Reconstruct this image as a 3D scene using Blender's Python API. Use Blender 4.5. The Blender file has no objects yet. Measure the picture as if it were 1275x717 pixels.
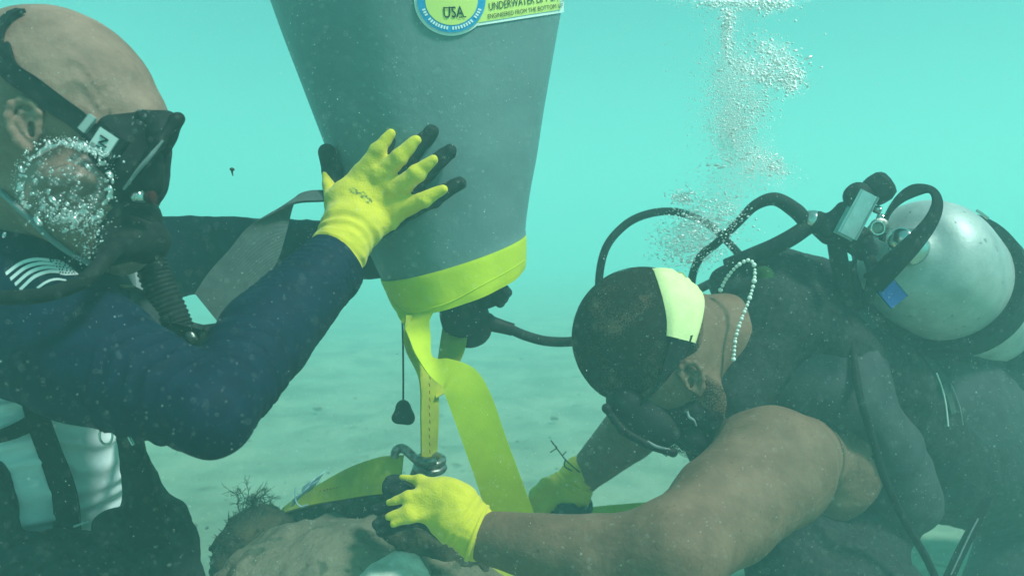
import bpy, bmesh, math, random
import numpy as np
from mathutils import Vector
from mathutils.bvhtree import BVHTree
random.seed(7); RNG = np.random.default_rng(7)
scn = bpy.context.scene
COL = scn.collection
# ------------------------------------------------------------------ camera
CAM_Z, PITCH, LENS = 0.75, math.radians(3.0), 28.0
cam_d = bpy.data.cameras.new('camera'); cam = bpy.data.objects.new('camera', cam_d); COL.objects.link(cam)
cam.location = (0, 0, CAM_Z); cam.rotation_euler = (math.pi/2 - PITCH, 0, 0)
cam_d.lens = LENS; cam_d.sensor_width = 36; cam_d.clip_start = 0.02; cam_d.clip_end = 400
scn.camera = cam
cam_d.dof.use_dof = True; cam_d.dof.focus_distance = 0.92; cam_d.dof.aperture_fstop = 6.3
# ------------------------------------------------------------------ light
SUN_DIR = Vector((0.50, -0.33, 0.80)).normalized()          # towards the sun
SUN_E, SKY_S, EXPO = 5.0, 0.10, 0.20
sun_d = bpy.data.lights.new('sun', 'SUN'); sun_d.energy = SUN_E; sun_d.angle = math.radians(9)      # beam spread by the rippled surface above
sun_d.color = (0.82, 1.0, 0.92)
sun = bpy.data.objects.new('sun', sun_d); COL.objects.link(sun)
sun.rotation_euler = (-SUN_DIR).to_track_quat('-Z', 'Y').to_euler(); sun.location = (1, -1, 6)
world = bpy.data.worlds.new('World'); scn.world = world; world.use_nodes = True
wn, wl = world.node_tree.nodes, world.node_tree.links
wn.clear()
sky = wn.new('ShaderNodeTexSky'); sky.sky_type = 'NISHITA'; sky.sun_disc = False
sky.sun_elevation = math.asin(SUN_DIR.z); sky.sun_rotation = math.atan2(SUN_DIR.x, SUN_DIR.y)
tint = wn.new('ShaderNodeMix'); tint.data_type = 'RGBA'; tint.blend_type = 'MULTIPLY'
tint.inputs[0].default_value = 1.0; tint.inputs[7].default_value = (0.34, 1.0, 0.74, 1)   # daylight filtered by the water above
bg = wn.new('ShaderNodeBackground'); bg.inputs[1].default_value = SKY_S
wo = wn.new('ShaderNodeOutputWorld')
wl.new(sky.outputs[0], tint.inputs[6]); wl.new(tint.outputs[2], bg.inputs[0]); wl.new(bg.outputs[0], wo.inputs[0])
scn.view_settings.view_transform = 'Standard'; scn.view_settings.look = 'None'
scn.view_settings.exposure = EXPO; scn.view_settings.gamma = 1
scn.render.engine = 'CYCLES'
cy = scn.cycles
cy.max_bounces = 8; cy.volume_bounces = 6; cy.diffuse_bounces = 3; cy.glossy_bounces = 2
cy.transmission_bounces = 6; cy.transparent_max_bounces = 16
cy.use_denoising = True
try: cy.denoiser = 'OPENIMAGEDENOISE'
except Exception: pass

# ------------------------------------------------------------------ helpers
F = 1275*LENS/36.0
CP, SP = math.cos(PITCH), math.sin(PITCH)
def P(px, py, d):
    x = (px-637.5)/F*d; y = (358.5-py)/F*d
    return np.array([x, d*CP + y*SP, CAM_Z - d*SP + y*CP])
CAMP = Vector((0, 0, CAM_Z))
RIGHT = np.array([1., 0, 0]); UP = np.array([0, SP, CP]); FWD = np.array([0, CP, -SP])
def D(r, u, f):          # direction from camera-like axes, in metres
    return RIGHT*r + UP*u + FWD*f
def nrm(v):
    v = np.asarray(v, float); return v/(np.linalg.norm(v)+1e-12)

ORG = {}
def thing(name, label, cat, loc, group=None, kind=None):
    o = bpy.data.objects.new(name, None); COL.objects.link(o)
    o.empty_display_size = 0.05
    o.location = tuple(float(v) for v in loc); ORG[o.name] = np.array(loc, float)
    o['label'] = label; o['category'] = cat
    if group: o['group'] = group
    return o
def mk(name, V, Fc, mat, parent=None, smooth=True, uv=None, org=None, label=None, cat=None, kind=None, group=None, fmat=None):
    V = np.asarray(V, float)
    if parent is not None: base = ORG[parent.name]
    else: base = np.array(org, float) if org is not None else (V.mean(0) if len(V) else np.zeros(3))
    me = bpy.data.meshes.new(name)
    Vl = V - base
    if isinstance(Fc, np.ndarray):
        n = Fc.shape[1]
        me.vertices.add(len(Vl)); me.vertices.foreach_set('co', Vl.astype(np.float32).ravel())
        me.loops.add(Fc.size); me.loops.foreach_set('vertex_index', Fc.astype(np.int32).ravel())
        me.polygons.add(len(Fc)); me.polygons.foreach_set('loop_start', np.arange(0, Fc.size, n, dtype=np.int32))
        me.update(calc_edges=True); me.validate()
    else:
        me.from_pydata([tuple(v) for v in Vl], [], [tuple(int(i) for i in f) for f in Fc]); me.update()
    if smooth:
        me.polygons.foreach_set('use_smooth', [True]*len(me.polygons))
        if not isinstance(Fc, np.ndarray): me.set_sharp_from_angle(angle=math.radians(48))
    if uv is not None:
        uvl = me.uv_layers.new(name='UVMap'); idx = np.zeros(len(me.loops), np.int32)
        me.loops.foreach_get('vertex_index', idx); uvl.data.foreach_set('uv', np.asarray(uv, np.float32)[idx].ravel())
    mats = mat if isinstance(mat, (list, tuple)) else [mat]
    for m in mats: me.materials.append(m)
    if fmat is not None: me.polygons.foreach_set('material_index', np.asarray(fmat, np.int32))
    o = bpy.data.objects.new(name, me); COL.objects.link(o)
    if parent is not None: o.parent = parent
    if parent is not None and parent.type == 'MESH': o.location = (0, 0, 0)
    elif parent is None: o.location = tuple(float(v) for v in base)
    ORG[o.name] = base
    for k, v in (('label', label), ('category', cat), ('kind', kind), ('group', group)):
        if v: o[k] = v
    return o
class B:                       # mesh collector
    def __init__(s): s.V = []; s.F = []; s.uv = []; s.n = 0
    def add(s, V, Fc, uv=None):
        V = np.asarray(V, float); s.V.append(V); s.F += [tuple(int(i)+s.n for i in f) for f in Fc]
        s.uv.append(np.asarray(uv, float) if uv is not None else np.zeros((len(V), 2))); s.n += len(V); return s
    def obj(s, name, mat, parent=None, **k):
        return mk(name, np.vstack(s.V), s.F, mat, parent, uv=np.vstack(s.uv), **k)
def catmull(pts, n):
    pts = np.asarray(pts, float)
    if len(pts) == 2:
        t = np.linspace(0, 1, n+1)[:, None]; return pts[0]*(1-t)+pts[1]*t
    Q = np.vstack([2*pts[0]-pts[1], pts, 2*pts[-1]-pts[-2]]); out = []
    m = len(pts)-1
    for q in np.linspace(0, m, n+1):
        i = min(int(q), m-1); t = q-i; a, b, c, d = Q[i:i+4]
        out.append(0.5*((2*b)+(-a+c)*t+(2*a-5*b+4*c-d)*t*t+(-a+3*b-3*c+d)*t**3))
    return np.array(out)
def tube(pts, r, n=None, sides=12, rib=0, ribn=0, caps=True, flat=1.0):
    """pts Nx3; r scalar or list per pt; returns V,F,uv"""
    pts = np.asarray(pts, float); r = np.full(len(pts), r, float) if np.isscalar(r) else np.asarray(r, float)
    n = n or max(8, (len(pts)-1)*8)
    C = catmull(np.hstack([pts, r[:, None]]), n); R = np.maximum(C[:, 3], 1e-5); C = C[:, :3]
    T = np.gradient(C, axis=0); T /= np.linalg.norm(T, axis=1)[:, None]+1e-12
    u = np.cross(T[0], [0.13, 0.22, 0.97]); u = nrm(u); V = []; UV = []
    L = np.concatenate([[0], np.cumsum(np.linalg.norm(np.diff(C, axis=0), axis=1))])
    for i in range(len(C)):
        u = nrm(u - T[i]*np.dot(u, T[i])); w = np.cross(T[i], u)
        rr = R[i]*(1+rib*math.sin(2*math.pi*ribn*i/n)) if rib else R[i]
        for j in range(sides):
            a = 2*math.pi*j/sides; V.append(C[i]+(u*math.cos(a)+w*math.sin(a)*flat)*rr); UV.append((L[i], j/sides))
    Fc = [(i*sides+j, i*sides+(j+1) % sides, (i+1)*sides+(j+1) % sides, (i+1)*sides+j) for i in range(len(C)-1) for j in range(sides)]
    if caps:
        Fc.append(tuple(range(sides))[::-1]); Fc.append(tuple((len(C)-1)*sides+j for j in range(sides)))
    return np.array(V), Fc, np.array(UV)
def lathe(a, axis, prof, sides=28, up=None):
    """prof list of (t metres along axis, radius)"""
    a = np.asarray(a, float); T = nrm(axis); u = nrm(np.cross(T, up if up is not None else [0.13, 0.22, 0.97])); w = np.cross(T, u)
    V = []; UV = []
    for k, (t, r) in enumerate(prof):
        for j in range(sides):
            an = 2*math.pi*j/sides; V.append(a+T*t+(u*math.cos(an)+w*math.sin(an))*max(r, 1e-5)); UV.append((t, j/sides))
    m = len(prof)
    Fc = [(i*sides+j, i*sides+(j+1) % sides, (i+1)*sides+(j+1) % sides, (i+1)*sides+j) for i in range(m-1) for j in range(sides)]
    Fc.append(tuple(range(sides))[::-1]); Fc.append(tuple((m-1)*sides+j for j in range(sides)))
    return np.array(V), Fc, np.array(UV)
def ribbon(C, W, th=0.0018, n=None, nw=6, bulge=0.0, wav=0.0):
    """C centres, W half-width vectors: solid webbing with thickness"""
    C = np.asarray(C, float); W = np.asarray(W, float); n = n or (len(C)-1)*10
    X = catmull(np.hstack([C, W]), n); C = X[:, :3]; W = X[:, 3:]
    T = np.gradient(C, axis=0); L = np.concatenate([[0], np.cumsum(np.linalg.norm(np.diff(C, axis=0), axis=1))])
    V = []; UV = []; s = nw+1
    for i in range(len(C)):
        N = nrm(np.cross(T[i], W[i]))
        for side in (1, -1):
            for j in range(s):
                q = 2*j/nw-1
                e = th*0.5*(1.35 if j in (0, nw) else 1.0)*(1 if abs(q) < .99 else .9)
                V.append(C[i]+W[i]*q+N*(side*e+bulge*(1-q*q)+wav*math.sin(L[i]*60+q*2))); UV.append((L[i], (q+1)/2*np.linalg.norm(W[i])*2))
    k = 2*s; Fc = []
    for i in range(len(C)-1):
        a, b = i*k, (i+1)*k
        for j in range(nw):
            Fc.append((a+j, a+j+1, b+j+1, b+j)); Fc.append((a+s+j+1, a+s+j, b+s+j, b+s+j+1))
        Fc.append((a+s, a, b, b+s)); Fc.append((a+nw, a+s+nw, b+s+nw, b+nw))
    for e in (0, (len(C)-1)*k):
        Fc += [(e+j, e+j+1, e+s+j+1, e+s+j) if e else (e+j+1, e+j, e+s+j, e+s+j+1) for j in range(nw)]
    return np.array(V), Fc, np.array(UV)
def rbox(c, ax, ay, az, bev=0.15):
    """bevelled box, half extents as vectors"""
    c = np.asarray(c, float); bm = bmesh.new(); bmesh.ops.create_cube(bm, size=2.0)
    m = min(np.linalg.norm(ax), np.linalg.norm(ay), np.linalg.norm(az))*bev
    for v in bm.verts:
        x, y, z = v.co; q = c+np.array(ax)*x+np.array(ay)*y+np.array(az)*z; v.co = q
    bmesh.ops.bevel(bm, geom=bm.edges[:], offset=m, segments=2, affect='EDGES', profile=0.5)
    bm.verts.index_update(); V = [tuple(v.co) for v in bm.verts]; Fc = [tuple(v.index for v in f.verts) for f in bm.faces]; bm.free()
    return np.array(V), Fc, None
def ico(sub):
    bm = bmesh.new(); bmesh.ops.create_icosphere(bm, subdivisions=sub, radius=1.0)
    V = np.array([tuple(v.co) for v in bm.verts]); Fc = np.array([[v.index for v in f.verts] for f in bm.faces]); bm.free(); return V, Fc
ICO1, ICO2, ICO3 = ico(1), ico(2), ico(3)
OCT = (np.array([[1, 0, 0], [-1, 0, 0], [0, 1, 0], [0, -1, 0], [0, 0, 1], [0, 0, -1.]]),
       np.array([[0, 2, 4], [2, 1, 4], [1, 3, 4], [3, 0, 4], [2, 0, 5], [1, 2, 5], [3, 1, 5], [0, 3, 5]]))
def balls(name, C, R, mat, base=ICO1, squash=None, **k):
    C = np.asarray(C, float); R = np.asarray(R, float); bv, bf = base
    S = np.ones((len(C), 3)) if squash is None else squash
    V = (C[:, None, :]+bv[None]*R[:, None, None]*S[:, None, :]).reshape(-1, 3)
    Fc = (bf[None]+(np.arange(len(C))*len(bv))[:, None, None]).reshape(-1, 3)
    return mk(name, V, Fc, mat, **k)
# ---- signed distance bodies, meshed with surface nets
def wob(p, s, seed=0.0):
    x, y, z = p[..., 0]*s, p[..., 1]*s, p[..., 2]*s
    return (np.sin(x*1.0+1.3*np.sin(y*.9+seed)+seed)*np.sin(y*1.1+1.1*np.sin(z*1.2)+2*seed)*np.sin(z*.95+1.2*np.sin(x*1.05)+3*seed)
            + .5*np.sin(x*2.1+2.2*np.sin(z*1.7)+seed)*np.sin(y*2.3+seed+np.sin(x*1.9))*np.sin(z*2.05+5*seed))
def ear_mesh(ec, fx, up, n0, sc=1.0, h=.0009):
    e = SDF(); fx, up, n0 = nrm(fx), nrm(up), nrm(n0); q = lambda x, y, z: ec+(fx*x+up*y+n0*z)*.001*sc
    e.ell(q(0, 0, 0), (.012*sc, .021*sc, .006*sc), (fx, up, n0), k=.006)
    rim = [q(11, 4, 3), q(12, 13, 6), q(7, 21, 8), q(-3, 23, 9), q(-11, 17, 10), q(-13, 6, 10), q(-10, -6, 8), q(-5, -16, 5), q(2, -21, 3)]
    e.chain(rim, [.0028, .0034, .0036, .0036, .0036, .0034, .0034, .0042, .0048], k=.003)
    e.chain([q(5, 12, 4), q(-4, 12, 6), q(-7, 3, 6), q(-3, -6, 4)], [.002, .0026, .0026, .002], k=.003)
    e.ell(q(5, -3, 2), (.0045, .008, .007), k=.003, op='sub')
    e.cone(q(9, -5, 2), q(9, 1, 3), .003, .0025, k=.003)
    return e.build(h)
class SDF:
    def __init__(s): s.p = []; s.clips = []
    def cone(s, a, b, ra, rb, k=.02, disp=None, op='add', flat=None):
        s.p.append(('c', np.array(a), np.array(b), ra, rb, k, disp, op, flat)); return s
    def ell(s, c, rad, ax=None, k=.02, disp=None, op='add'):
        A = np.eye(3) if ax is None else np.array([nrm(v) for v in ax])
        s.p.append(('e', np.array(c), A, np.array(rad, float), None, k, disp, op, None)); return s
    def chain(s, pts, rs, k=.015, disp=None, op='add', flat=None):
        for i in range(len(pts)-1): s.cone(pts[i], pts[i+1], rs[i], rs[i+1], k if i == 0 else min(k, .004), disp, op, flat)
        return s
    def clip(s, pt, n): s.clips.append((np.array(pt), nrm(n))); return s
    def build(s, h, off=0.0, glob=None, rough_bounds=None):
        lo = np.full(3, 1e9); hi = -lo; bbs = []
        for q in s.p:
            m = q[5]+.012+3*h+abs(off)
            if q[0] == 'c': a, b = np.minimum(q[1]-q[3], q[2]-q[4]), np.maximum(q[1]+q[3], q[2]+q[4])
            else: R = q[3].max(); a, b = q[1]-R, q[1]+R
            bbs.append((a-m, b+m))
            if q[7] == 'add': lo = np.minimum(lo, a-m); hi = np.maximum(hi, b+m)
        N = np.ceil((hi-lo)/h).astype(int)+1
        f = np.full(N, 1.0, np.float32)
        for q, (a, b) in zip(s.p, bbs):
            i0 = np.maximum(((a-lo)/h).astype(int), 0); i1 = np.minimum(((b-lo)/h).astype(int)+2, N)
            if (i1 <= i0).any(): continue
            g = np.stack(np.meshgrid(*[lo[x]+h*np.arange(i0[x], i1[x]) for x in range(3)], indexing='ij'), -1).astype(np.float32)
            if q[0] == 'c':
                ba = q[2]-q[1]; pa = g-q[1]; L2 = max(float(ba@ba), 1e-12)
                t = np.clip((pa@ba)/L2, 0, 1); dv = pa-t[..., None]*ba
                if q[8] is not None:
                    fx, sc = nrm(q[8][0]), q[8][1]; dd = dv@fx; dv = dv+dd[..., None]*fx*(1/sc-1)
                d = np.linalg.norm(dv, axis=-1)-(q[3]+(q[4]-q[3])*t)
                if q[6]: d = d+q[6](g, t)
            else:
                p = (g-q[1])@q[2].T; k0 = np.linalg.norm(p/q[3], axis=-1); k1 = np.linalg.norm(p/q[3]**2, axis=-1)+1e-9
                d = k0*(k0-1)/k1
                if q[6]: d = d+q[6](g, p)
            d = d-off; sl = tuple(slice(i0[x], i1[x]) for x in range(3)); c = f[sl]; k = q[5]
            if q[7] == 'add':
                hh = np.clip(.5+.5*(c-d)/k, 0, 1); f[sl] = c*(1-hh)+d*hh-k*hh*(1-hh)
            else:
                hh = np.clip(.5-.5*(c+d)/k, 0, 1); f[sl] = c*(1-hh)-d*hh+k*hh*(1-hh)
        if s.clips or glob:
            g = np.stack(np.meshgrid(*[lo[x]+h*np.arange(N[x]) for x in range(3)], indexing='ij'), -1).astype(np.float32)
            for pt, n in s.clips: f = np.maximum(f, (g-pt)@n.astype(np.float32))
            if glob: f = f+glob(g)
            del g
        return surfnet(f, lo, h)
def surfnet(f, lo, h):
    s = f < 0
    c = sum(s[i:s.shape[0]-1+i, j:s.shape[1]-1+j, k:s.shape[2]-1+k].astype(np.int8) for i in (0, 1) for j in (0, 1) for k in (0, 1))
    act = np.argwhere((c > 0) & (c < 8)); idx = np.full(c.shape, -1, np.int64); idx[tuple(act.T)] = np.arange(len(act))
    pos = np.zeros((len(act), 3)); cnt = np.zeros(len(act))
    for ax in range(3):
        o = [a for a in range(3) if a != ax]
        for a in (0, 1):
            for b in (0, 1):
                p0 = np.zeros(3, int); p0[o[0]] = a; p0[o[1]] = b; p1 = p0.copy(); p1[ax] = 1
                f0 = f[tuple((act+p0).T)]; f1 = f[tuple((act+p1).T)]; m = (f0 < 0) != (f1 < 0)
                t = f0[m]/(f0[m]-f1[m]); q = np.repeat(p0[None].astype(float), m.sum(), 0); q[:, ax] = t
                pos[m] += q; cnt[m] += 1
    V = lo+h*(act+pos/cnt[:, None]); Fs = []
    for ax in range(3):
        u, v = (ax+1) % 3, (ax+2) % 3
        sl0 = [slice(1, -1)]*3; sl1 = [slice(1, -1)]*3; sl0[ax] = slice(0, -1); sl1[ax] = slice(1, None)
        a, b = s[tuple(sl0)], s[tuple(sl1)]
        e = np.argwhere(a != b); fl = a[tuple(e.T)]
        e = e+1; e[:, ax] -= 1
        def cell(du, dv):
            q = e.copy(); q[:, u] -= du; q[:, v] -= dv; return idx[tuple(q.T)]
        quad = np.stack([cell(1, 1), cell(0, 1), cell(0, 0), cell(1, 0)], 1)
        quad[~fl] = quad[~fl][:, ::-1]; Fs.append(quad)
    return V, np.vstack(Fs)
def bvh_of(V, Fc): return BVHTree.FromPolygons([tuple(v) for v in V], [tuple(int(i) for i in f) for f in Fc])
def drop(bvh, px, py, off=0.0008, far=1.0):
    """surface point seen at this place"""
    d = Vector(P(px, py, 1.0))-CAMP; d.normalize(); h = bvh.ray_cast(CAMP, d)
    if h[0] is None: return None
    n = h[1]
    if n.dot(d) > 0: n = -n
    return np.array(h[0]+n*off)
def stick(bvh, XY, Fc, off, fallback):
    """lay a flat layout on a surface"""
    V = []
    for x, y in XY:
        q = drop(bvh, x, y, off); V.append(q if q is not None else P(x, y, fallback))
    return np.array(V), Fc
def strip(bvh, ptsA, ptsB, off, n=16, m=3, fb=1.0):
    A = catmull(ptsA, n); Bq = catmull(ptsB, n); XY = [A[i]*(1-j/m)+Bq[i]*j/m for i in range(n+1) for j in range(m+1)]
    Fc = [(i*(m+1)+j, (i+1)*(m+1)+j, (i+1)*(m+1)+j+1, i*(m+1)+j+1) for i in range(n) for j in range(m)]
    V, Fc = stick(bvh, XY, Fc, off, fb); return V, Fc, np.array([(i/n, j/m) for i in range(n+1) for j in range(m+1)])

# ------------------------------------------------------------------ materials
def M(name, c, rough=.6, c2=None, sc=40, bump=0.0, bsc=None, metal=0.0, spec=.35, lo=.35, hi=.65, det=6, speck=None, sheen=0, wave=None, alpha=1, sss=0, coat=0, obj=True):
    m = bpy.data.materials.new(name); m.use_nodes = True; nt = m.node_tree; N, L = nt.nodes, nt.links
    b = N['Principled BSDF']; b.inputs['Base Color'].default_value = (*c, 1); b.inputs['Roughness'].default_value = rough
    b.inputs['Metallic'].default_value = metal; b.inputs['Specular IOR Level'].default_value = spec*.35      # little gloss under water
    if sheen: b.inputs['Sheen Weight'].default_value = sheen
    if coat: b.inputs['Coat Weight'].default_value = coat
    if alpha < 1: b.inputs['Alpha'].default_value = alpha
    if sss:
        b.inputs['Subsurface Weight'].default_value = sss; b.inputs['Subsurface Radius'].default_value = (.012, .005, .003)
        b.inputs['Subsurface Scale'].default_value = 1.0
    tc = N.new('ShaderNodeTexCoord'); src = tc.outputs['Object']
    def noise(scale, detail=det):
        n = N.new('ShaderNodeTexNoise'); n.inputs['Scale'].default_value = scale; n.inputs['Detail'].default_value = detail
        n.inputs['Roughness'].default_value = .6; L.new(src, n.inputs['Vector']); return n
    colout = None
    if c2:
        n = noise(sc); r = N.new('ShaderNodeValToRGB'); r.color_ramp.elements[0].position = lo; r.color_ramp.elements[1].position = hi
        r.color_ramp.elements[0].color = (*c, 1); r.color_ramp.elements[1].color = (*c2, 1)
        L.new(n.outputs[0], r.inputs[0]); colout = r.outputs[0]
    if speck:
        scol, ssc, thr = speck; n = noise(ssc, 3); r = N.new('ShaderNodeValToRGB')
        r.color_ramp.elements[0].position = thr; r.color_ramp.elements[1].position = thr+.06
        r.color_ramp.elements[0].color = (0, 0, 0, 1); r.color_ramp.elements[1].color = (1, 1, 1, 1)
        mx = N.new('ShaderNodeMix'); mx.data_type = 'RGBA'; L.new(n.outputs[0], r.inputs[0]); L.new(r.outputs[0], mx.inputs[0])
        if colout: L.new(colout, mx.inputs[6])
        else: mx.inputs[6].default_value = (*c, 1)
        mx.inputs[7].default_value = (*scol, 1); colout = mx.outputs[2]
    if colout: L.new(colout, b.inputs['Base Color'])
    hgt = None
    if wave:                       # (scale, amount) woven ribs along the U direction
        w = N.new('ShaderNodeTexWave'); w.inputs['Scale'].default_value = wave[0]; w.bands_direction = 'X'
        w.inputs['Distortion'].default_value = 0.6; L.new(tc.outputs['UV'], w.inputs['Vector'])
        bp = N.new('ShaderNodeBump'); bp.inputs['Distance'].default_value = wave[1]; bp.inputs['Strength'].default_value = .8
        L.new(w.outputs[0], bp.inputs['Height']); hgt = bp
    if bump:
        n = noise(bsc or sc*3); bp = N.new('ShaderNodeBump'); bp.inputs['Distance'].default_value = bump; bp.inputs['Strength'].default_value = .8
        L.new(n.outputs[0], bp.inputs['Height'])
        if hgt: L.new(hgt.outputs[0], bp.inputs['Normal'])
        hgt = bp
    if hgt: L.new(hgt.outputs[0], b.inputs['Normal'])
    return m
m_sand = M('sand', (.29, .34, .25), .9, (.19, .235, .175), 3.2, bump=.016, bsc=11, lo=.4, hi=.62, speck=((.16, .19, .14), 7, .64))
m_skinA = M('skin_fair', (.33, .20, .155), .6, (.215, .128, .10), 24, bump=.0024, bsc=110, speck=((.20, .13, .10), 180, .70), sss=.12, spec=.3)
m_skinB = M('skin_brown', (.24, .138, .095), .6, (.165, .095, .066), 26, bump=.0022, bsc=110, speck=((.09, .055, .04), 210, .66), sss=.1, spec=.3)
m_hair = M('stubble', (.022, .017, .013), .9, (.06, .042, .03), 60, bump=.0003, bsc=900, spec=.05)
def stubble_mat(name, c, cover, scale):
    m = M(name, c, .9, spec=.05); N, L = m.node_tree.nodes, m.node_tree.links; tc = N.new('ShaderNodeTexCoord')
    n = N.new('ShaderNodeTexNoise'); n.inputs['Scale'].default_value = scale; n.inputs['Detail'].default_value = 3; L.new(tc.outputs['Object'], n.inputs['Vector'])
    n2 = N.new('ShaderNodeTexNoise'); n2.inputs['Scale'].default_value = 26; n2.inputs['Detail'].default_value = 3; L.new(tc.outputs['Object'], n2.inputs['Vector'])
    ad = N.new('ShaderNodeMath'); ad.operation = 'ADD'; L.new(n.outputs[0], ad.inputs[0]); L.new(n2.outputs[0], ad.inputs[1])
    mr = N.new('ShaderNodeMapRange'); mr.inputs[1].default_value = 1.28-cover*.5; mr.inputs[2].default_value = 1.40-cover*.5
    mr.inputs[3].default_value = .18; mr.inputs[4].default_value = 1; L.new(ad.outputs[0], mr.inputs[0]); L.new(mr.outputs[0], N['Principled BSDF'].inputs['Alpha']); return m
m_scalp = stubble_mat('cropped_hair', (.022, .017, .013), .84, 520)
m_jaw_shade = stubble_mat('jaw_shade_stubble', (.018, .014, .011), .62, 520)  # speckled dark colour standing in for shade on the jaw
m_navy = M('navy_lycra', (.003, .009, .026), .7, (.005, .016, .042), 55, bump=.0009, bsc=90)
m_white = M('white_lycra', (.72, .76, .78), .45, (.58, .64, .68), 12, bump=.002, bsc=18, sheen=.2)
m_print = M('white_print', (.82, .84, .82), .5)
m_grey = M('grey_trim', (.22, .25, .26), .6, bump=.0005, bsc=300)
m_neo = M('black_neoprene', (.010, .011, .012), .75, (.028, .032, .034), 70, bump=.0015, bsc=180)
m_neo2 = M('charcoal_neoprene', (.040, .046, .050), .75, (.062, .070, .074), 35, bump=.001, bsc=200)
m_cord = M('black_nylon', (.012, .013, .014), .7, (.035, .04, .04), 160, bump=.0014, bsc=420)
m_web = M('black_webbing', (.012, .013, .014), .8, wave=(230, .0006), bump=.0004, bsc=500)
m_webg = M('grey_webbing', (.10, .13, .125), .8, (.07, .09, .09), 60, wave=(200, .0005))
m_rub = M('black_rubber', (.009, .010, .011), .65, (.02, .022, .022), 90, bump=.0005, bsc=260)
m_plas = M('black_plastic', (.010, .0105, .011), .55, bump=.0002, bsc=300, spec=.5)
m_glass = M('mask_lens', (.02, .03, .03), .04, spec=.8, alpha=.55)
m_chrome = M('chromed_brass', (.62, .64, .62), .22, (.45, .47, .45), 60, metal=1.0)
m_steel = M('dull_steel', (.36, .37, .34), .38, (.12, .12, .10), 120, metal=.9, bump=.0006, bsc=260)
m_brass = M('weathered_brass', (.40, .19, .07), .5, (.22, .12, .06), 90, metal=.5, bump=.0005, bsc=300)
m_alu = M('bare_tank_metal', (.52, .54, .53), .5, (.36, .39, .39), 20, metal=.35, bump=.0005, bsc=200, speck=((.16, .17, .17), 75, .66))
m_red = M('red_plastic', (.05, .008, .008), .8)
m_blue = M('blue_tag', (.015, .07, .25), .7, (.012, .05, .18), 120, bump=.0008, bsc=200)
m_yel = M('yellow_knit', (.76, .60, .035), .8, (.64, .52, .035), 45, bump=.0012, bsc=420, sheen=.2, lo=.3, hi=.75)
m_latex = M('black_latex', (.012, .014, .014), .6, (.026, .03, .03), 150, bump=.001, bsc=350)
m_ink = M('glove_ink', (.16, .16, .05), .8, (.66, .60, .045), 220, lo=.42, hi=.56)
m_yelw = M('yellow_webbing', (.62, .66, .035), .7, (.52, .58, .035), 30, wave=(220, .0003), bump=.0003, bsc=500)
m_olive = M('stained_yellow_webbing', (.54, .53, .05), .8, (.42, .42, .06), 40, wave=(220, .0003), bump=.0003, bsc=400)
m_stitch = M('faded_red_stitch', (.34, .13, .04), .8)
m_hem = M('yellow_vinyl', (.66, .68, .03), .5, (.56, .60, .03), 18, bump=.003, bsc=22, spec=.4)
m_bag = M('grey_coated_fabric', (.17, .245, .255), .42, (.125, .19, .20), 5, bump=.004, bsc=13, spec=.45, speck=((.15, .23, .24), 160, .66))
m_lab = M('label_yellow', (.74, .76, .20), .5)
m_labw = M('label_white', (.84, .86, .84), .45)
m_labb = M('label_blue', (.03, .30, .60), .5)
m_labk = M('label_print', (.02, .035, .03), .6)
m_strapY = M('pale_yellow_neoprene', (.86, .84, .42), .7, (.76, .76, .36), 60, bump=.0008, bsc=260)
m_bead = M('pearl_bead', (.80, .80, .76), .3, spec=.6)
m_rock = M('rock_sediment', (.22, .19, .135), .95, (.12, .115, .085), 14, bump=.008, bsc=60, speck=((.09, .10, .07), 45, .58))
m_crust = M('dark_growth', (.035, .035, .026), .95, (.09, .08, .05), 40, bump=.008, bsc=90)
m_pale = M('pale_scraped_stone', (.88, .88, .80), .9, (.66, .66, .58), 25, bump=.004, bsc=80)
m_weed = M('brown_seaweed', (.06, .065, .035), .9, (.11, .10, .05), 60)
m_poly = M('clear_blue_plastic', (.35, .55, .66), .3, alpha=.55, spec=.6)
m_snow = M('drifting_specks', (.78, .82, .76), .8)
m_deb = M('brown_debris', (.06, .05, .03), .9)
m_clip = M('grey_clip', (.34, .40, .39), .5)
m_eye = M('eye_white', (.75, .75, .72), .2, spec=.6)
m_iris = M('iris', (.05, .035, .02), .2)
def bubble_mat(name, tr, white):
    """air in water: bright from any side, rim mirrors the light"""
    m = bpy.data.materials.new(name); m.use_nodes = True; N, L = m.node_tree.nodes, m.node_tree.links
    b = N['Principled BSDF']; b.inputs['Base Color'].default_value = (white, white, white, 1); b.inputs['Roughness'].default_value = .12
    b.inputs['Specular IOR Level'].default_value = 1.0; b.inputs['Metallic'].default_value = 1.0; b.inputs['Roughness'].default_value = .28
    tl = N.new('ShaderNodeBsdfTranslucent'); tl.inputs[0].default_value = (white, white, white, 1)
    m1 = N.new('ShaderNodeMixShader'); m1.inputs[0].default_value = .12; L.new(b.outputs[0], m1.inputs[1]); L.new(tl.outputs[0], m1.inputs[2])
    t = N.new('ShaderNodeBsdfTransparent'); lw = N.new('ShaderNodeLayerWeight'); lw.inputs[0].default_value = .35
    mr = N.new('ShaderNodeMapRange'); mr.inputs[1].default_value = 0; mr.inputs[2].default_value = .8
    mr.inputs[3].default_value = 1-tr; mr.inputs[4].default_value = min(1.0, 1.6*(1-tr)+.1)
    mx = N.new('ShaderNodeMixShader'); L.new(lw.outputs['Facing'], mr.inputs[0]); L.new(mr.outputs[0], mx.inputs[0])
    L.new(t.outputs[0], mx.inputs[1]); L.new(m1.outputs[0], mx.inputs[2]); L.new(mx.outputs[0], N['Material Output'].inputs[0])
    return m
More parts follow.
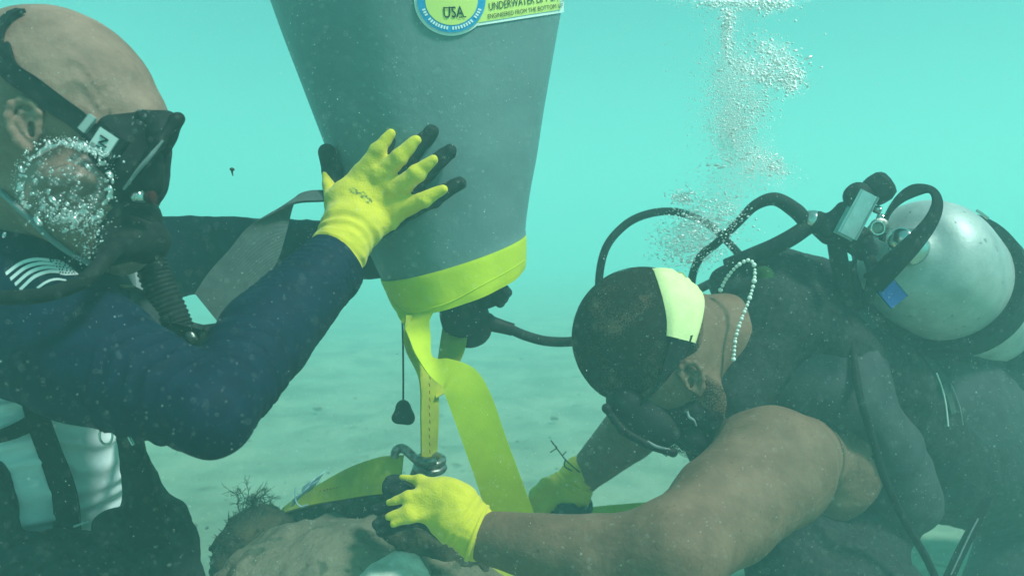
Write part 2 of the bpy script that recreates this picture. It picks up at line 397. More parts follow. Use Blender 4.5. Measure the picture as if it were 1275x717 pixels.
def foam_mat(name, dens):
    m = bpy.data.materials.new(name); m.use_nodes = True; N, L = m.node_tree.nodes, m.node_tree.links
    N.remove(N['Principled BSDF']); v = N.new('ShaderNodeVolumePrincipled')
    v.inputs['Color'].default_value = (.99, .99, .99, 1); v.inputs['Density'].default_value = dens; v.inputs['Anisotropy'].default_value = .1
    L.new(v.outputs[0], N['Material Output'].inputs['Volume']); return m
m_bub = bubble_mat('air_bubbles', .12, 1.0)
m_bubc = bubble_mat('clear_bubbles', .93, .8)

# ------------------------------------------------------------------ haze (the water)
HD = 0.155
def haze():
    x, y0, y1, z0, z1 = 21, -6, 34, -1.0, 2.95
    V = [(-x, y0, z0), (x, y0, z0), (x, y1, z0), (-x, y1, z0), (-x, y0, z1), (x, y0, z1), (x, y1, z1), (-x, y1, z1)]
    Fc = [(0, 3, 2, 1), (4, 5, 6, 7), (0, 1, 5, 4), (1, 2, 6, 5), (2, 3, 7, 6), (3, 0, 4, 7)]
    m = bpy.data.materials.new('sea_water_haze'); m.use_nodes = True; N, L = m.node_tree.nodes, m.node_tree.links
    N.remove(N['Principled BSDF']); v = N.new('ShaderNodeVolumePrincipled')
    v.inputs['Color'].default_value = (.45, .955, .925, 1); v.inputs['Density'].default_value = HD; v.inputs['Anisotropy'].default_value = .08
    L.new(v.outputs[0], N['Material Output'].inputs['Volume'])
    mk('haze', V, Fc, m, smooth=False, org=(0, 0, 0), kind='stuff', label='turquoise sea water thick with suspended silt', cat='haze')
haze()

# ------------------------------------------------------------------ sea floor
def sea_floor():
    xs = np.concatenate([np.linspace(-20, -4, 14)[:-1], np.linspace(-4, 4, 110), np.linspace(4, 20, 14)[1:]])
    ys = np.concatenate([np.linspace(-5, .6, 8)[:-1], np.linspace(.6, 8, 120), np.linspace(8, 33, 26)[1:]])
    X, Y = np.meshgrid(xs, ys, indexing='ij')
    p = np.stack([X, Y, X*0+.3], -1)
    Z = .035*wob(p, 1.6, 1.0)+.018*wob(p, 5, 2.2)+.006*np.sin(Y*26+2.5*np.sin(X*3)+wob(p, 4, .4)*2)+.008*wob(p, 16, .7)
    V = np.stack([X, Y, Z], -1).reshape(-1, 3); n, m = len(xs), len(ys)
    i, j = np.meshgrid(np.arange(n-1), np.arange(m-1), indexing='ij'); a = (i*m+j).ravel()
    mk('sea_floor', V, np.stack([a, a+m, a+m+1, a+1], 1), m_sand, org=(0, 0, 0), kind='structure')
sea_floor()

# ------------------------------------------------------------------ lift bag
def lift_bag():
    t = thing('lift_bag', 'tall grey tapering lift bag with yellow hem and round label, held between the two divers', 'lift bag', P(568, 345, 1.08))
    # rings: centre x, centre y, half width px, tilt deg, lower -> upper
    rings = [(572, 340, 88, -16.5), (567, 322, 91, -16.5), (562, 305, 95.5, -16), (555, 262, 108, -13.5), (548, 215, 123, -11), (541, 160, 137, -9),
             (534, 95, 154, -8), (524, 0, 179, -7), (513, -95, 198, -7), (503, -190, 210, -7), (495, -265, 205, -7),
             (489, -330, 178, -7), (485, -380, 125, -7), (483, -405, 60, -7), (482, -411, 4, -7)]
    R = catmull(np.array(rings, float), 150); S = 96; V = []; UV = []
    for k, (cx, cy_, hw, tl) in enumerate(R):
        c = P(cx, cy_, 1.08); r = hw/F*1.08; a = math.radians(-tl)
        u = D(math.cos(a), math.sin(a), 0); tt = min(1, k/70); w = D(0.0, -.20*(1-tt)-.045*tt, -1)
        for j in range(S):
            q = 2*math.pi*j/S
            fold = 1+.010*math.sin(3*q+k*.02)+.006*math.sin(7*q+1+k*.05)*max(0, 1-k/90)+.005*math.sin(2*q+k*.11)+(.032*math.exp(-((q-1.80-.0012*(k-70))/.26)**2)-.018*math.exp(-((q-.80)/.30)**2))*min(1, k/35)
            V.append(c+(u*math.cos(q)+w*math.sin(q))*r*fold); UV.append((k/150, j/S))
    V = np.array(V); n = len(R)
    Fc = lambda a, b: [(i*S+j, i*S+(j+1) % S, (i+1)*S+(j+1) % S, (i+1)*S+j) for i in range(a, b) for j in range(S)]
    wall = mk('bag_wall', V, Fc(9, n-1), m_bag, t, uv=UV)
    bvh = bvh_of(V, Fc(0, n-1))
    # yellow hem: slightly proud, closed loop with inner side
    HR = catmull(np.array([(574, 357, 82, -17.5), (572, 350, 85, -17), (569, 336, 88.5, -16.5), (566, 322, 91.8, -16.5), (565, 318, 92.4, -16.5)], float), 24)
    V2 = []; m2 = len(HR)
    for side in (1, -1):
        for k, (cx, cy_, hw, tl) in enumerate(HR):
            c = P(cx, cy_, 1.08); r = hw/F*1.08+(0.0012 if side > 0 else -.0010); a = math.radians(-tl)
            u = D(math.cos(a), math.sin(a), 0); w = D(0.0, -.20-.08*(1-k/m2), -1)
            for j in range(S):
                q = 2*math.pi*j/S
                fold = 1+.012*math.sin(3*q+.1)+.010*math.sin(11*q+1)*(1-k/m2)+.005*math.sin(2*q)
                V2.append(c+(u*math.cos(q)+w*math.sin(q))*r*fold)
    G = lambda a, b: [(a*S+j, a*S+(j+1) % S, b*S+(j+1) % S, b*S+j) for j in range(S)]
    F2 = []
    for i in range(m2-1): F2 += G(i, i+1); F2 += [f[::-1] for f in G(m2+i, m2+i+1)]
    F2 += [f[::-1] for f in G(0, m2)]; F2 += G(m2-1, 2*m2-1)
    hem = mk('hem', V2, F2, m_hem, t)
    hb = bvh_of(V2, F2)
    # stitch lines in the hem and its lower welt
    st = B()
    low = catmull([(484, 372), (503, 384), (530, 385), (560, 377), (600, 356), (635, 337), (653, 325)], 60)
    pts = [drop(hb, x, y-1, .0003) for x, y in low]; pts = [p for p in pts if p is not None]
    if len(pts) > 8: st.add(*tube(pts[::2], .0006, sides=6)); st.obj('hem_welt', m_hem, hem)
    # left gusset: the hem runs on into a webbing tail
    rb = ribbon([P(521, 374, 1.012), P(519, 388, 1.006), P(519, 402, 1.0), P(523, 420, .993), P(527, 441, .978), P(540, 457, .966), P(556, 464, .957), P(572, 474, .950), P(586, 500, .950), P(606, 556, .96), P(634, 634, .99), P(662, 712, 1.04)],
                [D(.034, .003, -.020), D(.026, .005, -.014), D(.0165, .004, -.004), D(.0128, .002, .004), D(.0085, -.001, .011), D(.0045, .009, .009), D(.004, .016, .006), D(.018, .014, .002), D(.0240, .009, 0), D(.0245, .008, 0), D(.0262, .008, 0), D(.027, .008, 0)], th=.0014, n=190, nw=8)
    B().add(*rb).obj('webbing_strap', m_yelw, t, label='wide bright strap twisting out of the hem and crossing down to the right')
    rb = ribbon([P(575, 350, 1.16), P(568, 400, 1.12), P(562, 440, 1.08), P(552, 475, 1.04), P(549, 492, 1.02)],
                [D(.020, .002, 0), D(.0185, .003, 0), D(.0175, .003, .002), D(.010, .006, .004), D(.006, .003, .004)], th=.0014)
    B().add(*rb).obj('webbing_strap', m_olive, t, label='stained strap hanging behind the twisted one')
    rb = ribbon([P(519, 392, 1.01), P(519, 430, 1.01), P(533, 470, 1.01), P(535, 520, 1.02), P(534, 572, 1.04)],
                [D(.013, 0, .01), D(.014, 0, .01), D(.0095, 0, .014), D(.0100, 0, .012), D(.0085, 0, .012)], th=.002)
    s4 = B().add(*rb).obj('webbing_strap', m_olive, t, label='narrow twisted strap going down to the shackle')
    bt = B()
    for k in range(14):
        a = P(534+.3*k % 1, 440+k*9.2, .992); bt.add(*tube([a, a+D(.0008, -.0045, .001)], .0006, n=2, sides=5))
    bt.obj('stitching', m_stitch, s4, kind='stuff')
    # selvedge line along the wide strap
    # pull cord with its bob
    cord = B().add(*tube([P(500, 372, 1.03), P(501.5, 420, 1.03), P(502, 460, 1.03), P(502, 500, 1.03)], .0013, sides=7)).obj('pull_cord', m_cord, t)
    sd = SDF().ell(P(502, 508, 1.03), (.010, .009, .011), k=.006).ell(P(497, 520, 1.03), (.010, .009, .008), k=.008).ell(P(509, 520, 1.03), (.008, .009, .009), k=.008)
    V, Fq = sd.build(.0012); mk('bob', V, Fq, m_rub, cord)
    # label ------------------------------------------------------------
    def disc(cx, cy_, r0, r1, mat, off, parent, name, a0=0, a1=360, n=72, m=5):
        XY = []; Fq = []
        for i in range(n+1):
            a = math.radians(a0+(a1-a0)*i/n)
            for j in range(m+1):
                r = r0+(r1-r0)*j/m; XY.append((cx+r*math.cos(a), cy_+r*math.sin(a)*.97))
        for i in range(n):
            for j in range(m): Fq.append((i*(m+1)+j, (i+1)*(m+1)+j, (i+1)*(m+1)+j+1, i*(m+1)+j+1))
        V, Fq = stick(bvh, XY, Fq, off  , 1.08); return mk(name, V, Fq, mat, parent)
    def quad_px(p, mat, off, parent, name, n=24, m=6):
        p = np.array(p, float); XY = []; Fq = []
        for i in range(n+1):
            for j in range(m+1):
                u, v = i/n, j/m; XY.append(p[0]*(1-u)*(1-v)+p[1]*u*(1-v)+p[2]*u*v+p[3]*(1-u)*v)
        for i in range(n):
            for j in range(m): Fq.append((i*(m+1)+j, (i+1)*(m+1)+j, (i+1)*(m+1)+j+1, i*(m+1)+j+1))
        V, Fq = stick(bvh, XY, Fq, off  , 1.08); return mk(name, V, Fq, mat, parent)
    lab = quad_px([(585, -62), (696, -84), (702, 15.5), (585, 34)], m_labw, .0014, t, 'label')
    quad_px([(586, -60), (695, -81), (700, 11.5), (586, 30)], m_lab, .0022, lab, 'label_strip')
    disc(561, 1, 0, 45.5, m_labw, .0018, lab, 'label_border')
    disc(561, 1, 30, 41.5, m_labb, .0040, lab, 'label_ring')
    disc(561, 1, 0, 32, m_lab, .0044, lab, 'label_centre')
    def text(s, cx, cy_, hgt, ang, mat, off, name, width=None, bold=0.0, parent=lab, shear=0):
        cu = bpy.data.curves.new('t', 'FONT'); cu.body = s; cu.align_x = 'CENTER'; cu.align_y = 'CENTER'; cu.offset = bold; cu.shear = shear
        cu.resolution_u = 3
        ob = bpy.data.objects.new('t', cu); COL.objects.link(ob)
        dg = bpy.context.evaluated_depsgraph_get(); me = bpy.data.meshes.new_from_object(ob.evaluated_get(dg))
        v = np.zeros(len(me.vertices)*3); me.vertices.foreach_get('co', v); v = v.reshape(-1, 3)[:, :2]
        Fq = [tuple(p.vertices) for p in me.polygons]; w = np.ptp(v[:, 0]); h0 = np.ptp(v[:, 1]); v = v-(v.max(0)+v.min(0))/2
        sy = hgt/h0; sx = (width/w) if width else sy; v = v*[sx, sy]; a = math.radians(ang); ca, sa = math.cos(a), math.sin(a)
        XY = [(cx+x*ca+y*sa, cy_+x*sa-y*ca) for x, y in v]
        bpy.data.objects.remove(ob); bpy.data.curves.remove(cu)
        V, Fq = stick(bvh, XY, Fq, off, 1.08); mk(name, V, Fq, mat, parent, smooth=False)
    text('USA', 563.5, 16, 14, -3, m_labk, .0052, 'lettering', width=25, bold=.012)
    # little serifs of the USA lettering
    sf = B()
    for x0, y0, x1 in ((550.5, 10.2, 557.5), (559, 9.8, 561.8), (569.5, 21.6, 573.5), (575, 21.3, 578.4)):
        V, Fq = stick(bvh, [(x0, y0), (x1, y0-.2), (x1, y0+1.3), (x0, y0+1.5)], [(0, 1, 2, 3)], .0054, 1.0); sf.add(V, Fq)
    sf.obj('serifs', m_labk, lab, kind='stuff', smooth=False)
    text('UNDERWATER LIFT BAGS', 655, 1.5, 9.5, -9.0, m_labk, .0030, 'lettering', width=97, shear=.12)
    text('ENGINEERED FROM THE BOTTOM UP', 652, 14.0, 5.6, -9.0, m_labk, .0030, 'lettering', width=94, shear=.12)
    # small ring marks, unreadable at this size
    rm = B()
    for k in range(26):
        a = math.radians(20+k*5.6)
        if k % 9 == 4: continue
        c = np.array([561+36.0*math.cos(a), 1+36.0*math.sin(a)*.97]); tx = np.array([-math.sin(a), math.cos(a)]); nx = np.array([math.cos(a), math.sin(a)])
        XY = [c-tx*1.1-nx*2, c+tx*1.1-nx*2, c+tx*1.1+nx*2, c-tx*1.1+nx*2]
        V, Fq = stick(bvh, XY, [(0, 1, 2, 3)], .0048, 1.0); rm.add(V, Fq)
    rm.obj('ring_print', m_labw, lab, kind='stuff', smooth=False)
    # seam down the wall
    return bvh
bag_bvh = lift_bag()

# ------------------------------------------------------------------ generic glove
def glove(parent, spec, palm, cuffpts, cuffr, rsc, coat_shift, knit_h=.0016, label=None, skipcoat=False):
    """spec: fingers -> list of (pts, radii); palm: ell/cones for the knit back; coat_shift: vector towards the palm side"""
    g = SDF()
    for kind, *a in palm: getattr(g, kind)(*a[0], **(a[1] if len(a) > 1 else {}))
    for pts, rs in spec: g.chain(pts, rs, k=.0085)
    def cuffwr(p, t): return -.0017*np.sin(t*15+2.6*wob(p, 30, .3))*(.5+.5*np.clip(wob(p, 45, 1.)+.5, 0, 1))
    g.chain(cuffpts, cuffr, k=.012, disp=cuffwr)
    V, Fq = g.build(knit_h, glob=lambda p: -.0010*wob(p, 110, .8)); go = mk('glove', V, Fq, m_yel, parent, label=label)
    gb = bvh_of(V, Fq)
    # coated palm: fuller, behind and past the knit
    c = SDF()
    for pts, rs in spec:
        pts = [np.array(p) for p in pts]; e = nrm(pts[-1]-pts[-2])
        q = [p+coat_shift*(.9+.25*i/len(pts)) for i, p in enumerate(pts)]; q[-1] = q[-1]+e*.012
        c.chain(q, [r*rsc for r in rs[:-1]]+[max(rs[-1]*1.5, .0075)], k=.006)
    for kind, *a in palm:
        a0 = list(a[0])
        if kind == 'ell': a0[0] = a0[0]+coat_shift*1.0
        else: a0[0] = a0[0]+coat_shift; a0[1] = a0[1]+coat_shift
        getattr(c, kind)(*a0, **(a[1] if len(a) > 1 else {}))
    V, Fq = c.build(.0018, off=-.0008, glob=lambda p: -.0012*wob(p, 160, .2)); mk('palm_coating', V, Fq, m_latex, go)
    return go, gb

# ------------------------------------------------------------------ left diver
def sleeve_disp(amp, freq, lo=0., hi=1., seed=0.):
    def f(p, t):
        w = np.clip((t-lo)/.12, 0, 1)*np.clip((hi-t)/.10+.15, 0, 1)
        n = wob(p, 22, seed)
        return -(amp*(1-np.abs(np.sin(t*freq+2.4*n+seed)))**1.6*w)*(0.25+.75*np.clip(n+.6, 0, 1))-.0010*wob(p, 60, seed)
    return f
def left_diver():
    t = thing('person', 'bald diver in navy sleeves on the left pressing a yellow-gloved hand against the grey bag', 'person', P(20, 700, .95))
    b = SDF()
    hc = P(86, 121, .76); a1 = D(.73, -.68, 0); a2 = D(.68, .73, 0); a3 = D(0, 0, 1)
    tem = P(132, 118, .70)
    def brow_wr(g, p):
        q = g-tem; w = np.exp(-(np.sum(q*q, -1))/(2*.030**2))
        u = q@(D(.25, .97, .1)); v = q@D(.9, -.3, 0)
        return -.0022*w*np.sin(u*420+9*np.sin(v*45)+6*np.sin(v*90+u*60))-.0008*w*wob(g, 170, .4)-.0011*wob(g, 60, 1.1)
    b.ell(hc, (.0925, .0745, .077), (a1, a2, a3), k=.02, disp=brow_wr)
    b.ell(P(50, 130, .765), (.075, .074, .074), k=.03)
    b.ell(P(140, 205, .765), (.046, .066, .056), (D(1, .1, 0), D(-.1, 1, 0), a3), k=.03)
    b.cone(P(176, 150, .735), P(176, 150, .785), .017, .017, k=.02)
    b.cone(P(186, 165, .762), P(192, 205, .762), .007, .012, k=.012)         # nose
    b.cone(P(168, 248, .75), P(168, 248, .775), .011, .011, k=.01)           # lips
    b.cone(P(60, 262, .735), P(150, 305, .755), .026, .024, k=.03)
    b.cone(P(60, 262, .80), P(150, 305, .775), .026, .024, k=.03)
    b.ell(P(100, 225, .712), (.032, .034, .015), k=.02)                       # cheek
    b.cone(P(48, 215, .79), P(5, 340, .87), .060, .070, k=.03)                # neck
    b.cone(P(0, 400, .93), P(0, 560, .95), .112, .115, k=.04)                 # torso
    b.cone(P(0, 560, .95), P(-30, 800, 1.0), .115, .125, k=.04)
    SH, EL, WR = P(-5, 372, .80), P(263, 514, .68), P(424, 318, .915)
    b.cone(P(-40, 370, .9), SH, .072, .070, k=.03); b.cone(SH, P(110, 444, .735), .068, .050, k=.01); b.cone(P(110, 444, .735), EL, .050, .027, k=.006)
    FM = P(329, 421, .80); b.chain([EL, FM, WR], [.027, .036, .0225], k=.02)
    S2, E2, W2 = P(80, 330, 1.06), P(290, 314, 1.16), P(468, 312, 1.20)
    b.chain([P(0, 360, 1.0), S2, E2, W2], [.09, .058, .044, .036], k=.04)
    # hands inside the gloves (thin)
    b.chain([WR, P(455, 250, .955)], [.0225, .024], k=.01, flat=(D(.2, .2, 1), .5))
    for base, tip in (((457, 212), (470, 192)), ((478, 220), (498, 199)), ((493, 240), (516, 221)), ((500, 262), (524, 252))):
        b.cone(P(457, 246, .953), P(*base, .949), .010, .008, k=.008); b.cone(P(*base, .949), P(*tip, .938), .0078, .0058, k=.004)
    b.chain([P(428, 262, .955), P(418, 244, .966), P(414, 236, .970)], [.009, .006, .004], k=.008)
    b.chain([W2, P(530, 300, 1.235)], [.03, .03], k=.02)
    for i, tip in enumerate(((575, 255), (592, 272), (597, 293), (588, 315))):
        b.cone(P(540, 285+i*9, 1.235), P(*tip, 1.225), .008, .006, k=.006)
    LEG = [(P(-40, 790, .97), P(160, 925, .93), np.array([-.82, 1.18, .08])), (P(-60, 790, 1.10), P(120, 880, 1.16), np.array([-.86, 1.42, .08]))]
    for h_, k_, f_ in LEG: b.chain([h_, k_, f_], [.085, .060, .040], k=.04); b.chain([f_, f_+np.array([-.10, .03, -.03])], [.038, .024], k=.01)
    V, Fq = b.build(.0035); mk('body', V, Fq, m_skinA, t)
    lg = SDF()
    for h_, k_, f_ in LEG: lg.chain([h_, k_, f_], [.095, .068, .047], k=.04)
    Vl_, Fl_ = lg.build(.006, glob=lambda p: -.003*wob(p, 30, .5)); mk('wetsuit_trousers', Vl_, Fl_, m_neo, t)
    hb = bvh_of(V, Fq)
    # ear
    V, Fq = ear_mesh(np.array(drop(hb, 38, 158, 0)), D(1, -.1, 0), D(.12, 1, 0), D(-.30, .05, -1), .92); mk('ear', V, Fq, m_skinA, t)
    for dz in (.735, .79):
        eb = B(); c = P(178, 182, dz); V, Fq = ICO3; eo = mk('eye', c+V*.012, Fq, m_eye, t)
        V, Fq, _ = lathe(c+D(.0105, -.003, 0), D(1, -.2, 0), [(0, .0055), (.001, .005), (.0018, .001)]); mk('iris', V, Fq, m_iris, eo)
    # navy yoke and sleeves
    s = SDF()
    s.cone(P(-60, 372, .9), SH, .088, .084, k=.05, disp=lambda p, t_: -.0016*wob(p, 30, .2))
    s.cone(SH, P(110, 444, .735), .085, .061, k=.02, disp=sleeve_disp(.0026, 9, 0, 1, .5))
    s.cone(P(110, 444, .735), EL, .061, .0355, k=.008, disp=sleeve_disp(.0032, 27, .3, 1.2, 1.2))
    s.cone(EL, FM, .0355, .0465, k=.010, disp=sleeve_disp(.0030, 22, -.2, .9, 2.))
    s.cone(FM, P(418, 326, .91), .0465, .0370, k=.006, disp=sleeve_disp(.0042, 46, -.1, 1.3, .7))
    s.cone(P(-10, 380, .95), P(0, 430, .96), .125, .122, k=.04)
    s2_ = (P(50, 400, .84), P(120, 408, .86))
    s.cone(P(20, 366, .82), P(92, 380, .80), .072, .056, k=.03); s.cone(P(60, 190, .78), P(40, 275, .82), .058, .056, k=.015, op='sub'); s.cone(s2_[0], s2_[1], .062, .045, k=.03, disp=lambda p, t_: -.0012*wob(p, 50, .2)); s.clip(P(422, 321, .915), D(.55, .62, .5)); s.clip(P(-10, 500, .95), D(-.25, -1, .35))
    V, Fq = s.build(.003); mk('sleeve', V, Fq, m_navy, t); sb = bvh_of(V, Fq)
    far = SDF().chain([P(-10, 368, 1.0), S2, E2, W2], [.10, .068, .051, .042], k=.04, disp=sleeve_disp(.0022, 22, 0, 1, .9)).clip(P(478, 312, 1.2), D(1, 0, 0))
    V, Fq = far.build(.0035); mk('sleeve', V, Fq, m_navy, t)
    # white body of the shirt, wrinkled across
    w = SDF()
    def wr(p, t_): return -.0085*np.abs(np.sin(p[..., 2]*135+2.4*wob(p, 16, .3)+p[..., 0]*14))**3*(.6+.6*wob(p, 20, .8))-.0022*wob(p*np.array([1, 1, 2.6]), 24, 1.)
    w.cone(P(0, 410, .95), P(0, 560, .95), .122, .133, k=.05, disp=wr); w.cone(P(0, 560, .95), P(-30, 800, 1.0), .133, .145, k=.05, disp=wr)
    V, Fq = w.build(.0035); wo_ = mk('shirt_body', V, Fq, m_white, t, label='wrinkled white body of the shirt below the navy sleeves'); wb = bvh_of(V, Fq)
    # collar
    cl = []
    for x, y in ((-20, 218), (5, 240), (35, 268), (70, 300), (105, 322), (135, 334)):
        q_ = drop(hb, x, y, .002); cl.append(q_ if q_ is not None else P(x, y, .8))
    B().add(*tube(cl, [.0045]*6, sides=10, flat=.6)).obj('collar', m_grey, t)
    cg = SDF().cone(P(20, 330, .86), P(110, 352, .83), .070, .045, k=.03).cone(P(60, 365, .90), P(150, 378, .93), .085, .062, k=.03).clip(P(60, 300, .8), D(.5, 1, -.2))
    V, Fq = cg.build(.003); mk('neckline_panel', V, Fq, m_grey, t)
    # flag print on the shoulder
    fl = B(); ox = [(7, 338), (25, 328), (44, 323), (62, 323)]
    def curve(k):        # k-th stripe baseline
        x0, y0 = 7+k*5.8, 340+k*6.6
        ex, ey = (61+5.5*min(k, 3), 323+4.9*k) if k < 4 else (82, 349)
        if k == 4: x0, y0 = 46, 358.5
        return np.array([(x0, y0), (x0+(ex-x0)*.33, y0+(ey-y0)*.62-2.2), (x0+(ex-x0)*.66, y0+(ey-y0)*.9-2.6), (ex, ey)])
    for k in range(5):
        c = curve(k); wdt = 4.0 if k < 4 else 2.6
        fl.add(*strip(sb, c, c+[1.6, wdt], .0011, n=18, m=2))
    fl.add(*strip(sb, [(41, 374), (50, 371), (57, 370)], [(45, 378), (51, 376), (58, 370.5)], .0011, n=6, m=1))
    fo = fl.obj('flag_stripes', m_print, t)
    ca = B(); ca.add(*strip(sb, [(63, 324), (74, 325), (86, 332), (97, 342)], [(75, 343), (82, 344), (90, 343.6), (97, 343)], .0011, n=14, m=8)); ca.obj('flag_canton', m_print, t)
    stx = B()
    for r_ in range(5):
        for c_ in range(6):
            u = (c_+.5*(r_ % 2)+.4)/6.4; v = (r_+.6)/5.3
            A = catmull([(63, 324), (74, 325), (86, 332), (97, 342)], 20); Z = catmull([(75, 343), (82, 344), (90, 343.6), (97, 343)], 20)
            i = int(u*20); p_ = A[i]*(1-v)+Z[i]*v; hgt = np.linalg.norm(Z[i]-A[i])/19
            if hgt < .35: continue
            XY = [p_+np.array([math.cos(a), math.sin(a)])*1.15*hgt**.5 for a in np.linspace(0, 2*math.pi, 5)[:-1]+.4]
            V_, F_ = stick(sb, XY, [(0, 1, 2, 3)], .0017, .7); stx.add(V_, F_)
    stx.obj('flag_stars', m_navy, t, kind='stuff', smooth=False)
    # near glove
    palm = [('ell', (P(462, 246, .950), (.031, .040, .0155), (D(.72, .68, -.28), D(-.68, .72, .1), D(.2, .1, .97))), dict(k=.008)),
            ('ell', (P(437, 262, .945), (.030, .036, .017), (D(.8, .6, -.2), D(-.6, .8, .1), D(.2, .1, .97))), dict(k=.014)),
            ('cone', (P(447, 285, .938), P(484, 274, .948), .022, .012), dict(k=.012))]
    spec = [([P(452, 215, .948), P(471, 188, .938), P(487, 166, .935)], [.0122, .0094, .0058]),
            ([P(476, 218, .942), P(498, 196, .930), P(518, 175, .926)], [.0130, .0102, .0064]),
            ([P(494, 237, .940), P(518, 217, .926), P(539, 199, .922)], [.0130, .0102, .0064]),
            ([P(498, 262, .942), P(528, 249, .928), P(551, 236, .924)], [.0116, .0090, .0058]),
            ([P(418, 252, .955), P(409, 232, .968), P(404, 216, .975)], [.012, .0075, .003])]
    go, gb = glove(t, spec, palm, [P(436, 285, .937), P(424, 310, .918), P(410, 333, .905)], [.034, .0315, .0345], 1.30, D(.0085, .0025, .0095))
    th = SDF().chain([P(420, 245, .985), P(414, 215, .992), P(407, 190, .992)], [.013, .0125, .0110], k=.01); V, Fq = th.build(.0015)
    mk('thumb_coating', V, Fq, m_latex, go)
    ink = B()
    for (x0, y0, rx, ry) in ((441, 238, 6.5, 3.6), (452, 243, 6, 4), (459, 250, 5, 3.6)):
        a = np.linspace(0, 2*math.pi, 15); c_, s_ = math.cos(.6), math.sin(.6)
        o_ = [(x0+rx*math.cos(k)*c_-ry*math.sin(k)*s_, y0+rx*math.cos(k)*s_+ry*math.sin(k)*c_) for k in a]
        i_ = [(x0+.04*(x-x0), y0+.04*(y-y0)) for x, y in o_]; ink.add(*strip(gb, o_, i_, .0004, n=14, m=1))
    ink.obj('printed_mark', m_ink, go)
    # far glove behind the bag
    g2 = SDF(); g2.ell(P(535, 300, 1.235), (.042, .036, .018), k=.01)
    for i, tip in enumerate(((575, 250), (595, 268), (602, 290), (592, 315))): g2.cone(P(548, 283+i*10, 1.235), P(*tip, 1.222), .0115, .0085, k=.008)
    g2.cone(P(530, 280, 1.23), P(545, 245, 1.215), .013, .010, k=.01); g2.cone(P(470, 312, 1.2), P(520, 302, 1.23), .036, .032, k=.02)
    V, Fq = g2.build(.0022); mk('glove', V, Fq, m_yel, t)
    return hb, sb, wb
headA, sleeveA, shirtA = left_diver()

